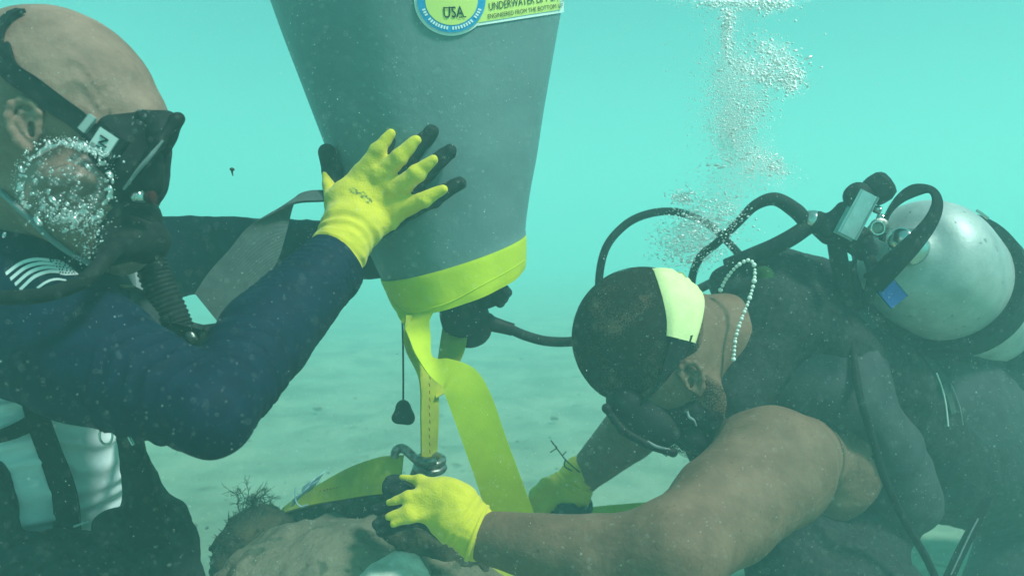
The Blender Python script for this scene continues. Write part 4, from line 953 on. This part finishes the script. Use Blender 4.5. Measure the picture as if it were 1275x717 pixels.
def vest_right():
    t = thing('buoyancy_vest', 'black buoyancy vest with pale piping on the bowed diver\'s back', 'vest', P(1150, 600, 1.3))
    v = SDF()
    v.chain([P(925, 372, 1.17), P(975, 372, 1.19), P(1050, 400, 1.24), P(1140, 440, 1.34), P(1290, 500, 1.62)], [.045, .072, .092, .105, .14], k=.04)
    v.chain([P(905, 352, 1.18), P(950, 345, 1.18), P(1020, 365, 1.20), P(1080, 392, 1.25)], [.020, .034, .045, .05], k=.03)
    v.chain([P(960, 400, 1.13), P(945, 450, 1.10), P(915, 500, 1.07), P(890, 550, 1.08)], [.055, .05, .040, .034], k=.03)
    v.chain([P(960, 400, 1.13), P(1030, 430, 1.14), P(1100, 480, 1.2)], [.06, .062, .07], k=.03)
    v.chain([P(1120, 520, 1.27), P(1160, 570, 1.33), P(1250, 590, 1.5)], [.09, .10, .12], k=.05)
    v.chain([P(890, 560, 1.12), P(960, 650, 1.14), P(1010, 720, 1.14), P(1070, 760, 1.16)], [.035, .055, .09, .10], k=.05)
    v.chain([P(1090, 670, 1.24), P(1110, 640, 1.26)], [.05, .055], k=.05); v.chain([P(980, 660, 1.2), P(1050, 665, 1.22)], [.06, .065], k=.04)
    v.ell(P(1058, 605, 1.06), (.055, .056, .11), k=.02, op='sub')
    V, Fq = v.build(.0045, glob=lambda p: -.004*wob(p, 30, .5)-.0018*wob(p, 85, .9)); mk('vest_body', V, Fq, m_cord, t); vb = bvh_of(V, Fq)
    allV = bvh_of(np.vstack([V]), Fq)
    def lay(x, y, off=.004, fb=1.12):
        c = [q for q in (drop(vb, x, y, off), drop(topB, x, y, off)) if q is not None]
        if not c: return P(x, y, fb)
        return min(c, key=lambda q: np.linalg.norm(q-np.array(CAMP)))
    def st(pts, r, mat, name, hw=None):
        C = [lay(x, y) for x, y in pts]
        if hw is None: return B().add(*tube(C, r, sides=7)).obj(name, mat, t)
        W = []
        for i in range(len(C)):
            T = nrm(C[min(i+1, len(C)-1)]-C[max(i-1, 0)]); W.append(nrm(np.cross(T, FWD))*hw)
        return B().add(*ribbon(C, W, th=.003)).obj(name, mat, t)
    st([(1163, 466), (1169, 482), (1174, 502), (1178, 530)], .0011, m_print, 'reflective_piping')
    st([(1181, 478), (1187, 492), (1192, 508), (1196, 529)], .0008, m_grey, 'reflective_piping')
    st([(1172, 478), (1179, 495), (1184, 515)], .0, m_webg, 'side_tape', hw=.004)
    st([(1030, 520), (1042, 529), (1054, 538), (1066, 548), (1078, 558), (1090, 569), (1100, 580)], .0014, m_neo2, 'armhole_edge')
    # loose straps near the waist gap
    B().add(*ribbon([P(1228, 620, 1.22), P(1212, 655, 1.2), P(1190, 700, 1.19), P(1170, 745, 1.18)], [D(.011, .004, 0)]*4, th=.003)).obj('waist_strap', m_web, t)
    B().add(*tube([P(1218, 645, 1.195), P(1206, 668, 1.19), P(1184, 715, 1.18)], .0011, sides=6)).obj('reflective_piping', m_grey, t)
    B().add(*tube([P(1128, 668, 1.19), P(1105, 690, 1.18), P(1080, 722, 1.17)], .0009, sides=6)).obj('reflective_piping', m_grey, t)
    B().add(*tube([P(1056, 392, 1.10), P(1062, 440, 1.08), P(1070, 490, 1.055), P(1086, 545, 1.05), P(1103, 600, 1.05), P(1130, 655, 1.06), P(1152, 692, 1.07), P(1172, 735, 1.07)], .0052, sides=12, n=80)).obj('gauge_hose', m_rub, t)
    V, Fq = SDF().ell(P(1111, 367, 1.12), (.020, .016, .006), (D(.9, .35, 0), D(-.35, .9, 0), D(0, 0, 1)), k=.004).build(.0016, glob=lambda p: -.0012*wob(p, 90, .4))
    B().add(*rbox(P(1111, 366, 1.03), D(.0118, .0082, .003), D(-.0077, .0103, .002), D(0, 0, .002), .3)).obj('blue_tag', m_blue, t)
    V, Fq = SDF().cone(P(950, 345, 1.12), P(968, 400, 1.11), .016, .02, k=.01).build(.002); mk('shoulder_patch', V, Fq, M('green_nylon', (.03, .08, .02), .8, (.015, .03, .012), 60), t)
vest_right()

def tank():
    t = thing('scuba_tank', 'scratched silver scuba tank strapped on the bowed diver\'s back', 'tank', P(1170, 340, 1.2))
    ax = nrm(D(.66, -.26, .70)); c0 = P(1158, 333, 1.15); r = .094
    prof = [(-.105, .014), (-.100, .020), (-.092, .026)]
    prof += [(-.088*math.cos(a), .03+(r-.03)*math.sin(a)**.8) for a in np.linspace(.12, math.pi/2, 16)]
    prof += [(.05, r), (.2, r), (.42, r), (.50, r*.97), (.53, r*.8)]
    V, Fq, uv = lathe(c0, ax, prof, 64); B().add(V, Fq, uv).obj('cylinder', m_alu, t)
    V, Fq, uv = lathe(c0, ax, [(.062, r+.002), (.064, r+.014), (.115, r+.016), (.119, r+.002)], 64); B().add(V, Fq, uv).obj('cam_band', m_neo, t)
    V, Fq, uv = lathe(c0, ax, [(.27, r+.002), (.272, r+.010), (.32, r+.010), (.322, r+.002)], 64); B().add(V, Fq, uv).obj('cam_band', m_neo, t)
    nk = c0-ax*.100
    V, Fq, uv = lathe(nk, -ax, [(-.006, .026), (0, .026), (.006, .020), (.010, .0165), (.034, .0165), (.038, .013), (.040, .006)], 24); vo = B().add(V, Fq, uv).obj('valve', m_chrome, t)
    V, Fq, uv = lathe(P(1093, 284, 1.04), D(-.1, 0, -1), [(-.02, .007), (0, .011), (.004, .0125), (.008, .0125), (.010, .009), (.0105, .003)], 20); B().add(V, Fq, uv).obj('burst_plug', m_steel, vo)
    ring = [P(1093, 284, 1.028)+D(.0085*math.cos(a), .0085*math.sin(a), 0) for a in np.linspace(0, 2*math.pi, 18)]; B().add(*tube(ring, .0013, sides=6)).obj('plug_rim', m_chrome, vo)
    # carry loop over the neck
    B().add(*ribbon([P(1098, 300, 1.03), P(1104, 270, 1.06), P(1120, 248, 1.06), P(1142, 236, 1.05), P(1160, 237, 1.03), P(1167, 252, 1.01), P(1160, 274, 1.0), P(1140, 300, .995), P(1112, 328, 1.0), P(1085, 355, 1.03)],
                    [D(.003, .002, .012), D(.004, .002, .012), D(.004, .006, .012), D(.001, .007, .010), D(.006, .004, .008), D(.009, .001, .006), D(.010, -.003, .005), D(.010, -.007, .004), D(.011, -.010, .004), D(.012, -.012, .004)], th=.003, n=90)).obj('carry_strap', m_web, t)
    B().add(*tube([P(1216, 262, 1.16), P(1222, 266, 1.16), P(1230, 272, 1.165)], .0022, sides=7)).obj('band_pin', m_chrome, t)
tank()

def first_stage():
    t = thing('first_stage_regulator', 'black and chrome first-stage regulator with knob and hoses clamped to the tank valve', 'regulator', P(1050, 285, 1.12))
    kn = nrm(D(.55, .80, -.1)); c = P(1076, 252, 1.10)
    # yoke
    yk = B(); yk.add(*rbox(P(1066, 268, 1.075), D(.014, .026, 0), D(.010, -.005, 0), D(0, 0, .008), .35)); yk.obj('yoke', M('pale_metal', (.40, .58, .58), .35, (.3, .45, .45), 50, metal=.4), t)
    V, Fq, uv = lathe(P(1086, 240, 1.10), D(.72, .45, -.1), [(-.006, .012), (-.002, .020), (.006, .0215), (.018, .0215), (.025, .018), (.027, .008)], 10); B().add(V, Fq, uv).obj('yoke_knob', m_rub, t, smooth=False)
    V, Fq, uv = lathe(P(1068, 245, 1.085), D(-.15, .1, -1), [(-.012, .014), (-.004, .019), (.006, .019), (.011, .015), (.012, .007), (.016, .0065), (.017, .002)], 24); B().add(V, Fq, uv).obj('side_cap', m_rub, t)
    V, Fq, uv = lathe(P(1006, 274, 1.12), D(1, -.22, .05), [(-.006, .008), (-.002, .0135), (.006, .0155), (.015, .0155), (.019, .012)], 24); B().add(V, Fq, uv).obj('chrome_collar', m_chrome, t)
    V, Fq = SDF().chain([P(1018, 278, 1.12), P(1038, 286, 1.12), P(1066, 298, 1.115), P(1078, 312, 1.11)], [.017, .022, .020, .016], k=.01).cone(P(1030, 286, 1.10), P(1050, 262, 1.10), .012, .012, k=.01).build(.002, glob=lambda p: -.0012*wob(p, 100, .2))
    mk('body', V, Fq, m_rub, t)
    for a in ((1088, 260, 1.10), (1092, 270, 1.10)):
        V, Fq, uv = lathe(P(*a), D(.8, -.3, -.5), [(0, .005), (.006, .006), (.010, .004)], 12); B().add(V, Fq, uv).obj('port_plug', m_chrome, t)
    H = [([(1003, 276, 1.12), (990, 262, 1.12), (965, 248, 1.12), (940, 256, 1.12), (918, 278, 1.13), (892, 303, 1.15), (872, 320, 1.18), (862, 345, 1.22), (860, 380, 1.24)], [.0105, .0110, .0095, .0075, .0062, .0062, .0062, .0062, .0062]),
         ([(1006, 282, 1.12), (985, 296, 1.12), (962, 308, 1.13), (938, 318, 1.14), (905, 332, 1.16)], [.0115, .0120, .0120, .0120, .012]),
         ([(1040, 298, 1.12), (1044, 320, 1.12), (1048, 345, 1.13), (1050, 375, 1.14)], [.012, .0125, .0120, .012]),
         ([(1076, 310, 1.11), (1085, 330, 1.10), (1086, 352, 1.10), (1080, 375, 1.12)], [.0095, .008, .008, .008]),
         ([(1058, 305, 1.10), (1064, 320, 1.10), (1063, 335, 1.10), (1060, 355, 1.12)], [.004, .0035, .003, .003])]
    for pts, rs in H: B().add(*tube([P(*p) for p in pts], rs, sides=14)).obj('hose', m_rub, t)
    B().add(*tube([P(1076, 294, 1.09), P(1086, 289, 1.08), P(1092, 284, 1.07)], .0014, sides=6)).obj('tether', m_cord, t)
first_stage()

# ------------------------------------------------------------------ rigging by the rock
def shackle():
    t = thing('shackle', 'bent steel shackle joining the narrow strap to the sling above the rock', 'shackle', P(525, 580, 1.03))
    B().add(*tube([P(491, 569, 1.03), P(493, 561, 1.03), P(501, 558, 1.03), P(510, 564, 1.02), P(518, 571, 1.01), P(530, 575, 1.0), P(543, 573, 1.0)], [.0055, .0058, .006, .006, .006, .006, .0058], sides=12)).obj('hook_arm', m_steel, t)
    c = P(534, 577, 1.03)
    for i, (yy, r_) in enumerate(((573, .0165), (582, .0175))):
        ring = [P(535, yy, 1.03)+D(r_*math.cos(a), .0030*math.sin(a*1)+.0, r_*math.sin(a)) for a in np.linspace(0, 2*math.pi, 26)]
        B().add(*tube(ring, .0052, sides=10, n=60)).obj('bow', m_steel, t)
    B().add(*tube([P(516, 592, 1.03), P(520, 585, 1.02), P(532, 583, 1.01)], .0065, sides=10)).obj('pin', m_steel, t)
shackle()
def sling():
    t = thing('sling_strap', 'olive stained lifting sling running over the rock to the shackle', 'strap', P(430, 610, 1.05))
    r = ribbon([P(500, 590, 1.03), P(470, 592, 1.04), P(430, 602, 1.07), P(390, 617, 1.1), P(352, 636, 1.14), P(325, 665, 1.2)],
               [D(.002, .024, .004), D(.003, .0235, .004), D(.004, .020, .005), D(.004, .012, .006), D(.004, .006, .006), D(.004, .008, .006)], th=.0024)
    s = B().add(*r).obj('webbing', m_olive, t)
    st = B()
    for k in range(24):
        x = 398+k*4.2; y = 611-(x-398)*.20; a = P(x, y, 1.095-(x-398)*.00066-.006); st.add(*tube([a, a+D(.0024, .0008, 0)], .0008, n=2, sides=5))
    st.obj('stitching', m_stitch, s, kind='stuff')
    u = thing('webbing_strap', 'bright yellow strap lying behind the bowed diver\'s forearm', 'strap', P(780, 645, 1.3))
    r = ribbon([P(715, 648, 1.33), P(750, 645, 1.33), P(800, 641, 1.32), P(850, 637, 1.3), P(900, 640, 1.3)], [D(.002, .016, .01), D(.002, .018, .01), D(.001, .018, .01), D(.001, .018, .01), D(0, .018, .01)], th=.0024)
    B().add(*r).obj('webbing', m_yelw, u)
    w = thing('webbing_strap', 'dim yellow strap end under the bowed diver\'s wrist', 'strap', P(620, 710, .98))
    r = ribbon([P(596, 690, 1.0), P(615, 706, .99), P(640, 730, .98), P(660, 750, .98)], [D(.008, .010, .004)]*4, th=.0022)
    B().add(*r).obj('webbing', m_olive, w)
sling()

def rock():
    t = thing('boulder', 'rough boulder with dark growth and a pale scraped patch under the gloved hand', 'boulder', [-.18, 1.12, 0.0])
    s = SDF()
    px = lambda n, d: n/F*d
    s.ell(P(390, 742, 1.0), (px(128, 1.0), px(88, 1.0), .11), (D(1, .12, 0), D(-.12, 1, 0), D(0, 0, 1)), k=.03)
    s.ell(P(500, 765, 1.02), (px(110, 1.0), px(90, 1.0), .12), k=.05)
    s.ell(P(600, 800, 1.02), (px(110, 1.0), px(80, 1.0), .12), k=.05)
    s.ell(P(420, 725, 1.14), (.15, .10, .10), k=.05)
    s.cone(P(430, 850, 1.12), np.array([-.18, 1.22, .0]), .20, .30, k=.08)
    V, Fq = s.build(.0045, glob=lambda p: -.010*wob(p, 18, .5)-.005*wob(p, 48, .9)-.0026*wob(p, 120, .2)-.0012*wob(p, 260, .4)); mk('stone', V, Fq, m_rock, t); rb = bvh_of(V, Fq)
    c = SDF()
    c.ell(P(325, 690, 1.14), (px(52, 1.14), px(62, 1.14), .07), k=.02)
    c.ell(P(305, 700, 1.12), (px(30, 1.14), px(45, 1.14), .05), k=.02)
    c.ell(P(410, 665, 1.15), (px(60, 1.14), px(40, 1.14), .07), k=.02)
    c.ell(P(468, 650, 1.10), (px(45, 1.1), px(42, 1.1), .05), k=.02)
    c.ell(P(520, 668, 1.02), (px(60, 1.0), px(48, 1.0), .05), k=.02)
    c.ell(P(575, 705, 1.02), (px(50, 1.0), px(45, 1.0), .05), k=.02)
    V, Fq = c.build(.004, glob=lambda p: -.009*wob(p, 30, .1)-.005*wob(p, 80, .4)-.003*wob(p, 190, .7)); mk('growth', V, Fq, m_crust, t); GR = (V, Fq)
    q = SDF().ell(P(495, 728, .955), (px(52, .95), px(33, .95), .05), (D(1, -.25, 0), D(.25, 1, 0), D(0, 0, 1)), k=.01)
    V, Fq = q.build(.003, glob=lambda p: -.006*wob(p, 40, .6)-.002*wob(p, 120, .6)); mk('pale_patch', V, Fq, m_pale, t)
    V, Fq = GR; fz = B(); rr = random.Random(9); tri = rr.sample(range(len(Fq)), 1500); V = np.array(V)
    for i in tri:
        c_ = V[Fq[i]].mean(0); e1 = V[Fq[i][1]]-V[Fq[i][0]]; e2 = V[Fq[i][2]]-V[Fq[i][0]]; n_ = nrm(np.cross(e1, e2))
        if n_[2] < .1: continue
        L_ = rr.uniform(.002, .008); u_ = nrm(np.cross(n_, [rr.gauss(0, 1), rr.gauss(0, 1), rr.gauss(0, 1)]))*rr.uniform(.0005, .0014)
        tip = c_+n_*L_+np.array([rr.gauss(0, .002) for _ in range(3)]); v_ = np.cross(n_, u_)
        fz.add([c_-u_-n_*.001, c_+u_-n_*.001, c_+v_-n_*.001, tip], [(0, 1, 3), (1, 2, 3), (2, 0, 3), (0, 2, 1)])
    fz.obj('algae_fuzz', m_weed, t, kind='stuff', smooth=False)
    # seaweed
    w = B(); rr = random.Random(3)
    def branch(p, d, L, r, lev):
        n = 4; pts = [p]
        for _ in range(n): d = nrm(d+np.array([rr.gauss(0, .22) for _ in range(3)])); pts.append(pts[-1]+d*L/n)
        w.add(*tube(pts, [r*(1-.5*i/n) for i in range(n+1)], n=5, sides=4))
        if lev > 0:
            for _ in range(4 if lev > 1 else 5):
                k = rr.randint(1, n); branch(pts[k], nrm(d+np.array([rr.gauss(0, .55) for _ in range(3)])), L*.62, r*.6, lev-1)
    for k in range(9): branch(P(300+k*4.5, 642+rr.uniform(-3, 3), 1.15), D(rr.uniform(-.5, .4), 1, rr.uniform(-.3, .3)), .028, .0011, 3)
    w.obj('seaweed', m_weed, None, org=P(315, 640, 1.15), label='feathery brown seaweed tuft on the left top of the boulder', cat='seaweed')
    w = B()
    for k in range(5): branch(P(284+k*2, 655, 1.13), D(rr.uniform(-.6, .2), 1, 0), .014, .0012, 1)
    w.obj('seaweed', m_weed, None, org=P(284, 655, 1.13), label='tiny seaweed sprig at the left edge of the boulder', cat='seaweed')
    w = B()
    w.add(*tube([P(686, 548, 1.24), P(697, 563, 1.24), P(706, 574, 1.24), P(722, 588, 1.24)], .0011, sides=6)); w.add(*tube([P(688, 552, 1.24), P(693, 557, 1.24), P(685, 563, 1.24)], .0009, sides=5))
    w.add(*tube([P(700, 567, 1.24), P(705, 562, 1.24)], .0009, sides=5)); w.add(*tube([P(704, 572, 1.24), P(703, 580, 1.24), P(712, 586, 1.24)], .0013, sides=5))
    w.obj('twig', m_deb, None, org=P(700, 570, 1.24), label='thin dark twig sticking up by the far yellow glove', cat='twig')
    w = B()
    for a in range(7):
        x, y = 372+a*4.5, 618-a*4+rr.uniform(-3, 3)
        w.add(*ribbon([P(x-6, y+10, 1.07), P(x+rr.uniform(-4, 4), y, 1.06), P(x+8, y-9, 1.07)], [D(.003, .003, .002), D(.004, .002, .004), D(.001, .002, .002)], th=.0004, n=8))
    w.add(*tube([P(368, 606, 1.06), P(368, 622, 1.06), P(374, 630, 1.06), P(383, 628, 1.06)], .0012, sides=6))
    w.obj('plastic_scrap', m_poly, None, org=P(385, 610, 1.06), label='crumpled clear bluish plastic scrap caught on the olive sling', cat='plastic scrap')
rock()

# ------------------------------------------------------------------ bubbles, specks, debris
def bubbles():
    C = []; R = []
    def cl(cx, cy_, sx, sy, n, r0, r1, d=1.22, sd=.035, ang=0):
        n = int(n*(3.2 if n > 50 and cy_ > -100 else 1)); r0 *= 1.2; sd *= 2.0
        ca, sa = math.cos(ang), math.sin(ang)
        for _ in range(n):
            u, v = random.gauss(0, 1)*sx, random.gauss(0, 1)*sy
            C.append(P(cx+u*ca-v*sa, cy_+u*sa+v*ca, d+random.gauss(0, sd))); R.append(r0*(r1/r0)**(random.random()**2.6))
    # crown of the plume
    cl(925, 2, 32, 5, 420, .0005, .0022); cl(880, -4, 22, 7, 120, .0004, .0014); cl(962, 3, 12, 6, 260, .0005, .0022); cl(930, -60, 50, 40, 500, .0005, .003); cl(935, -300, 70, 130, 700, .0006, .004); cl(925, -750, 90, 220, 800, .0008, .005); cl(930, -1200, 110, 180, 600, .001, .006)
    cl(907, 25, 4, 8, 70, .0007, .0030); cl(905, 50, 4, 12, 100, .0006, .0024); cl(903, 40, 14, 22, 200, .0004, .0012)
    cl(965, 70, 20, 10, 300, .0005, .0021, ang=.7); cl(985, 98, 10, 8, 260, .0005, .0022, ang=.9); cl(945, 92, 20, 6, 300, .0005, .0022, ang=.45)
    cl(915, 90, 20, 26, 620, .0004, .0013); cl(908, 125, 20, 22, 600, .0004, .0014); cl(935, 130, 16, 14, 260, .0004, .0020)
    cl(915, 160, 15, 14, 700, .0004, .0014); cl(932, 195, 22, 12, 620, .0004, .0013, ang=.4); cl(965, 208, 10, 6, 120, .0005, .0017, ang=.5)
    cl(920, 225, 30, 14, 380, .0004, .0012); cl(893, 165, 16, 22, 220, .0004, .0010)
    cl(850, 245, 8, 5, 90, .0005, .0019); cl(880, 262, 20, 12, 200, .0005, .0016); cl(868, 290, 22, 16, 330, .0005, .0020); cl(862, 315, 20, 9, 260, .0005, .0018); cl(830, 300, 12, 14, 90, .0005, .0015)
    cl(905, 270, 14, 16, 120, .0005, .0018, d=1.10, sd=.01)
    cl(905, 130, 50, 90, 260, .0003, .0008)
    balls('bubble_plume', C, R, m_bub, ICO1, org=P(910, 150, 1.22), kind='stuff', label='white plume of exhaled bubbles rising above the bowed diver', cat='bubbles',
          squash=np.array([[1+random.uniform(-.1, .5), 1, 1-random.uniform(-.1, .35)] for _ in C]))
    f = SDF()
    for cx, cy_, rx, ry in ((930, 0, 45, 10), (965, 78, 26, 16), (910, 95, 22, 40), (912, 150, 20, 30), (925, 195, 30, 20), (965, 208, 14, 8), (945, 130, 18, 16), (868, 290, 26, 22), (905, 235, 28, 16), (985, 100, 10, 10), (905, 45, 6, 22), (900, -60, 50, 50)):
        f.ell(P(cx, cy_, 1.22), (rx/F*1.22, ry/F*1.22, .035), k=.02)
    V, Fq = f.build(.004, glob=lambda p: -.006*wob(p, 55, .4)-.003*wob(p, 130, .8)); mk('bubble_mist', V, Fq, foam_mat('bubble_mist', 6.0), None, kind='stuff', label='milky mist of tiny bubbles inside the rising plume', cat='bubbles')
    f = SDF(); rr = random.Random(12)
    for cx, cy_, sx, sy, n_ in ((868, 285, 20, 18, 60), (905, 262, 12, 10, 16), (925, 3, 34, 4, 40), (965, 3, 12, 4, 20), (975, 88, 18, 12, 55), (945, 92, 18, 8, 24), (906, 30, 3, 9, 10), (908, 95, 12, 22, 30), (915, 165, 12, 14, 34), (935, 196, 20, 8, 34), (965, 208, 9, 5, 12), (855, 248, 10, 4, 12)):
        for _ in range(n_):
            z_ = .0011*3.2**(rr.random()**1.8); f.ell(P(rr.gauss(cx, sx), rr.gauss(cy_, sy), rr.gauss(1.20, .02)), (z_*rr.uniform(1.1, 2.2), z_, z_*rr.uniform(.5, .9)), (D(1, rr.gauss(0, .3), 0), D(0, 0, 1), D(rr.gauss(0, .3), 1, 0)), k=.0025)
    V, Fq = f.build(.0013); mk('merged_bubbles', V, Fq, bubble_mat('merged_plume_air', .45, 1.0), None, kind='stuff', label='merged silvery bubble caps within the rising plume', cat='bubbles')
    # bigger flattened bubbles in the plume foot
    C = []; R = []; cl(868, 288, 20, 20, 34, .003, .007); cl(905, 262, 8, 10, 10, .002, .004); cl(906, 26, 2, 5, 4, .004, .006); cl(965, 92, 18, 12, 18, .0025, .0045)
    balls('large_bubbles', C, R, m_bubc, ICO3, org=P(868, 288, 1.22), kind='stuff', label='larger clear bubbles at the foot of the rising plume', cat='bubbles',
          squash=np.array([[1.3, 1, .7] for _ in C]))
    # air gathered at the bald diver's cheek
    t = thing('exhaust_bubbles', 'silvery dome of exhaled bubbles against the bald diver\'s cheek', 'bubbles', P(82, 232, .68))
    C = []; R = []; cc = P(83, 230, .690); rad = .040
    for _ in range(900):
        a = random.uniform(0, 2*math.pi); top = .5+.5*math.cos(a-2.2)
        e = random.random()**.45; ph = e*math.pi/2
        if e < .80 and random.random() < .72: continue
        if random.random() > .22+.6*max(0, math.cos(a-2.2))+.6*max(0, math.cos(a-.9))**3: continue
        rr = rad*(1+random.gauss(0, .03)); x, y, z = rr*1.1*math.sin(ph)*math.cos(a), rr*math.sin(ph)*math.sin(a)*1.02, -rr*.75*math.cos(ph)
        C.append(cc+D(x, y, z)); R.append(.00028*(4.2)**(random.random()**2.2))
    for _ in range(420):
        u, v = random.gauss(0, 20), random.gauss(0, 9); C.append(P(85+u+v*.3, 270+v+u*.12, .672+random.gauss(0, .005))); R.append(.00026*4.5**(random.random()**2.2))
    for _ in range(420):
        u_ = random.gauss(0, 15); C.append(P(104+u_, 185+.28*u_+random.gauss(0, 2.6), .666+random.gauss(0, .003))); R.append(.0003*4**(random.random()**2))
    for _ in range(150):
        C.append(P(112+random.gauss(0, 12), 300+random.gauss(0, 16), .70+random.gauss(0, .006))); R.append(.0003*4**(random.random()**2))
    balls('froth', C, R, m_bub, ICO1, parent=t, kind='stuff')
    C = []; R = []
    for _ in range(60):
        a = random.uniform(0, 2*math.pi); r_ = random.random()**.5*46; C.append(P(82+r_*math.cos(a), 232+r_*math.sin(a), .665+.00035*r_)); R.append(random.uniform(.0016, .0048))
    balls('clear_bubbles', C, R, m_bubc, ICO3, parent=t, kind='stuff')
    f = SDF(); rr = random.Random(11)
    for _ in range(210):
        m_ = rr.random()
        if m_ < .5: a = rr.uniform(-.9, 3.6); q_ = P(81+55*math.cos(a)+rr.gauss(0, 2.5), 232-54*math.sin(a)+rr.gauss(0, 2.5), .672+.012*rr.random())
        elif m_ < .85: q_ = P(rr.gauss(84, 24), rr.gauss(268, 9)+0, .668+.01*rr.random())
        else: q_ = P(rr.gauss(82, 24), rr.gauss(228, 20), .664)
        z_ = .0008*3.4**(rr.random()**1.6); f.ell(q_, (z_*rr.uniform(1, 2.0), z_*.9, z_*rr.uniform(.6, 1)), (D(math.cos(m_*20), math.sin(m_*20), 0), D(-math.sin(m_*20), math.cos(m_*20), 0), D(0, 0, 1)), k=.0016)
    V, Fq = f.build(.0008); mk('merged_bubbles', V, Fq, bubble_mat('merged_air', .62, 1.0), t, kind='stuff')
    V, Fq = SDF().ell(P(84, 230, .695), (.039, .036, .032), k=.01).ell(P(110, 262, .70), (.026, .018, .022), k=.02).build(.002, glob=lambda p: -.0022*wob(p, 95, .3))
    mk('air_pocket', V, Fq, bubble_mat('air_pocket_skin', .985, .6), t)
bubbles()
def specks():
    C = []; R = []
    for _ in range(28000):
        d = .28+2.2*random.random()**1.15; C.append(P(random.uniform(-20, 1300), random.uniform(-20, 740), d)); R.append((.00018+.00030*random.random()**3)*(.45+.75*d))
    for _ in range(120):
        d = random.uniform(.35, 1.1); C.append(P(random.uniform(0, 1275), random.uniform(0, 717), d)); R.append(random.uniform(.0005, .0010)*d)
    balls('suspended_specks', C, R, m_snow, OCT, org=(0, 1, .75), kind='stuff', label='pale specks of silt drifting through the whole water', cat='silt')
    V, Fq = SDF().ell(P(289, 211, .9), (.0022, .0055, .002), k=.002).cone(P(289, 214, .9), P(290, 219, .9), .0012, .0006, k=.001).build(.0005)
    mk('debris_flake', V, Fq, m_deb, None, label='small brown flake drifting between the mask and the bag', cat='debris')
specks()
def floor_bits():
    rr = random.Random(5)
    for i, (x, y, d, s_) in enumerate(((395, 462, 3.6, .012), (690, 465, 3.4, .010), (845, 590, 2.4, .008), (240, 640, 2.1, .008))):
        p = P(x, y, d); p[2] = .015; V, Fq = SDF().ell(p, (s_*1.8, s_, s_*.8), k=.01).build(.003, glob=lambda q: -.003*wob(q, 150, .3+i))
        mk('pebble', V, Fq, m_rock, None, label=['small stone on the sand below the gloved hand', 'small stone on the sand behind the wide strap', 'small stone on the sand by the bowed head', 'small stone on the sand left of the boulder'][i], cat='stone', group='stones on the sea floor')
floor_bits()
def grit():
    C = []; R = []; rr = np.random.default_rng(4)
    for _ in range(2600):
        y = 1.3+5.0*rr.random()**1.5; x = rr.uniform(-.75, .75)*y; s_ = (.0012+.004*rr.random()**4)*(.6+.25*y)
        q = np.array([[x, y, .3]]); z = float(.035*wob(q, 1.6, 1.0)[0]+.018*wob(q, 5, 2.2)[0]+.006*math.sin(y*26+2.5*math.sin(x*3)+float(wob(q, 4, .4)[0])*2)+.008*wob(q, 16, .7)[0])
        C.append((x, y, z+.001)); R.append(s_)
    balls('shell_grit', C, R, M('shell_grit', (.34, .33, .26), .9, (.09, .09, .06), 9, lo=.45, hi=.55), ICO1, org=(0, 2, 0), kind='stuff', label='scattered shell bits and grit on the pale sand', cat='grit', squash=rr.uniform(.5, 1.5, (len(C), 3))*[1, 1, .5])
grit()
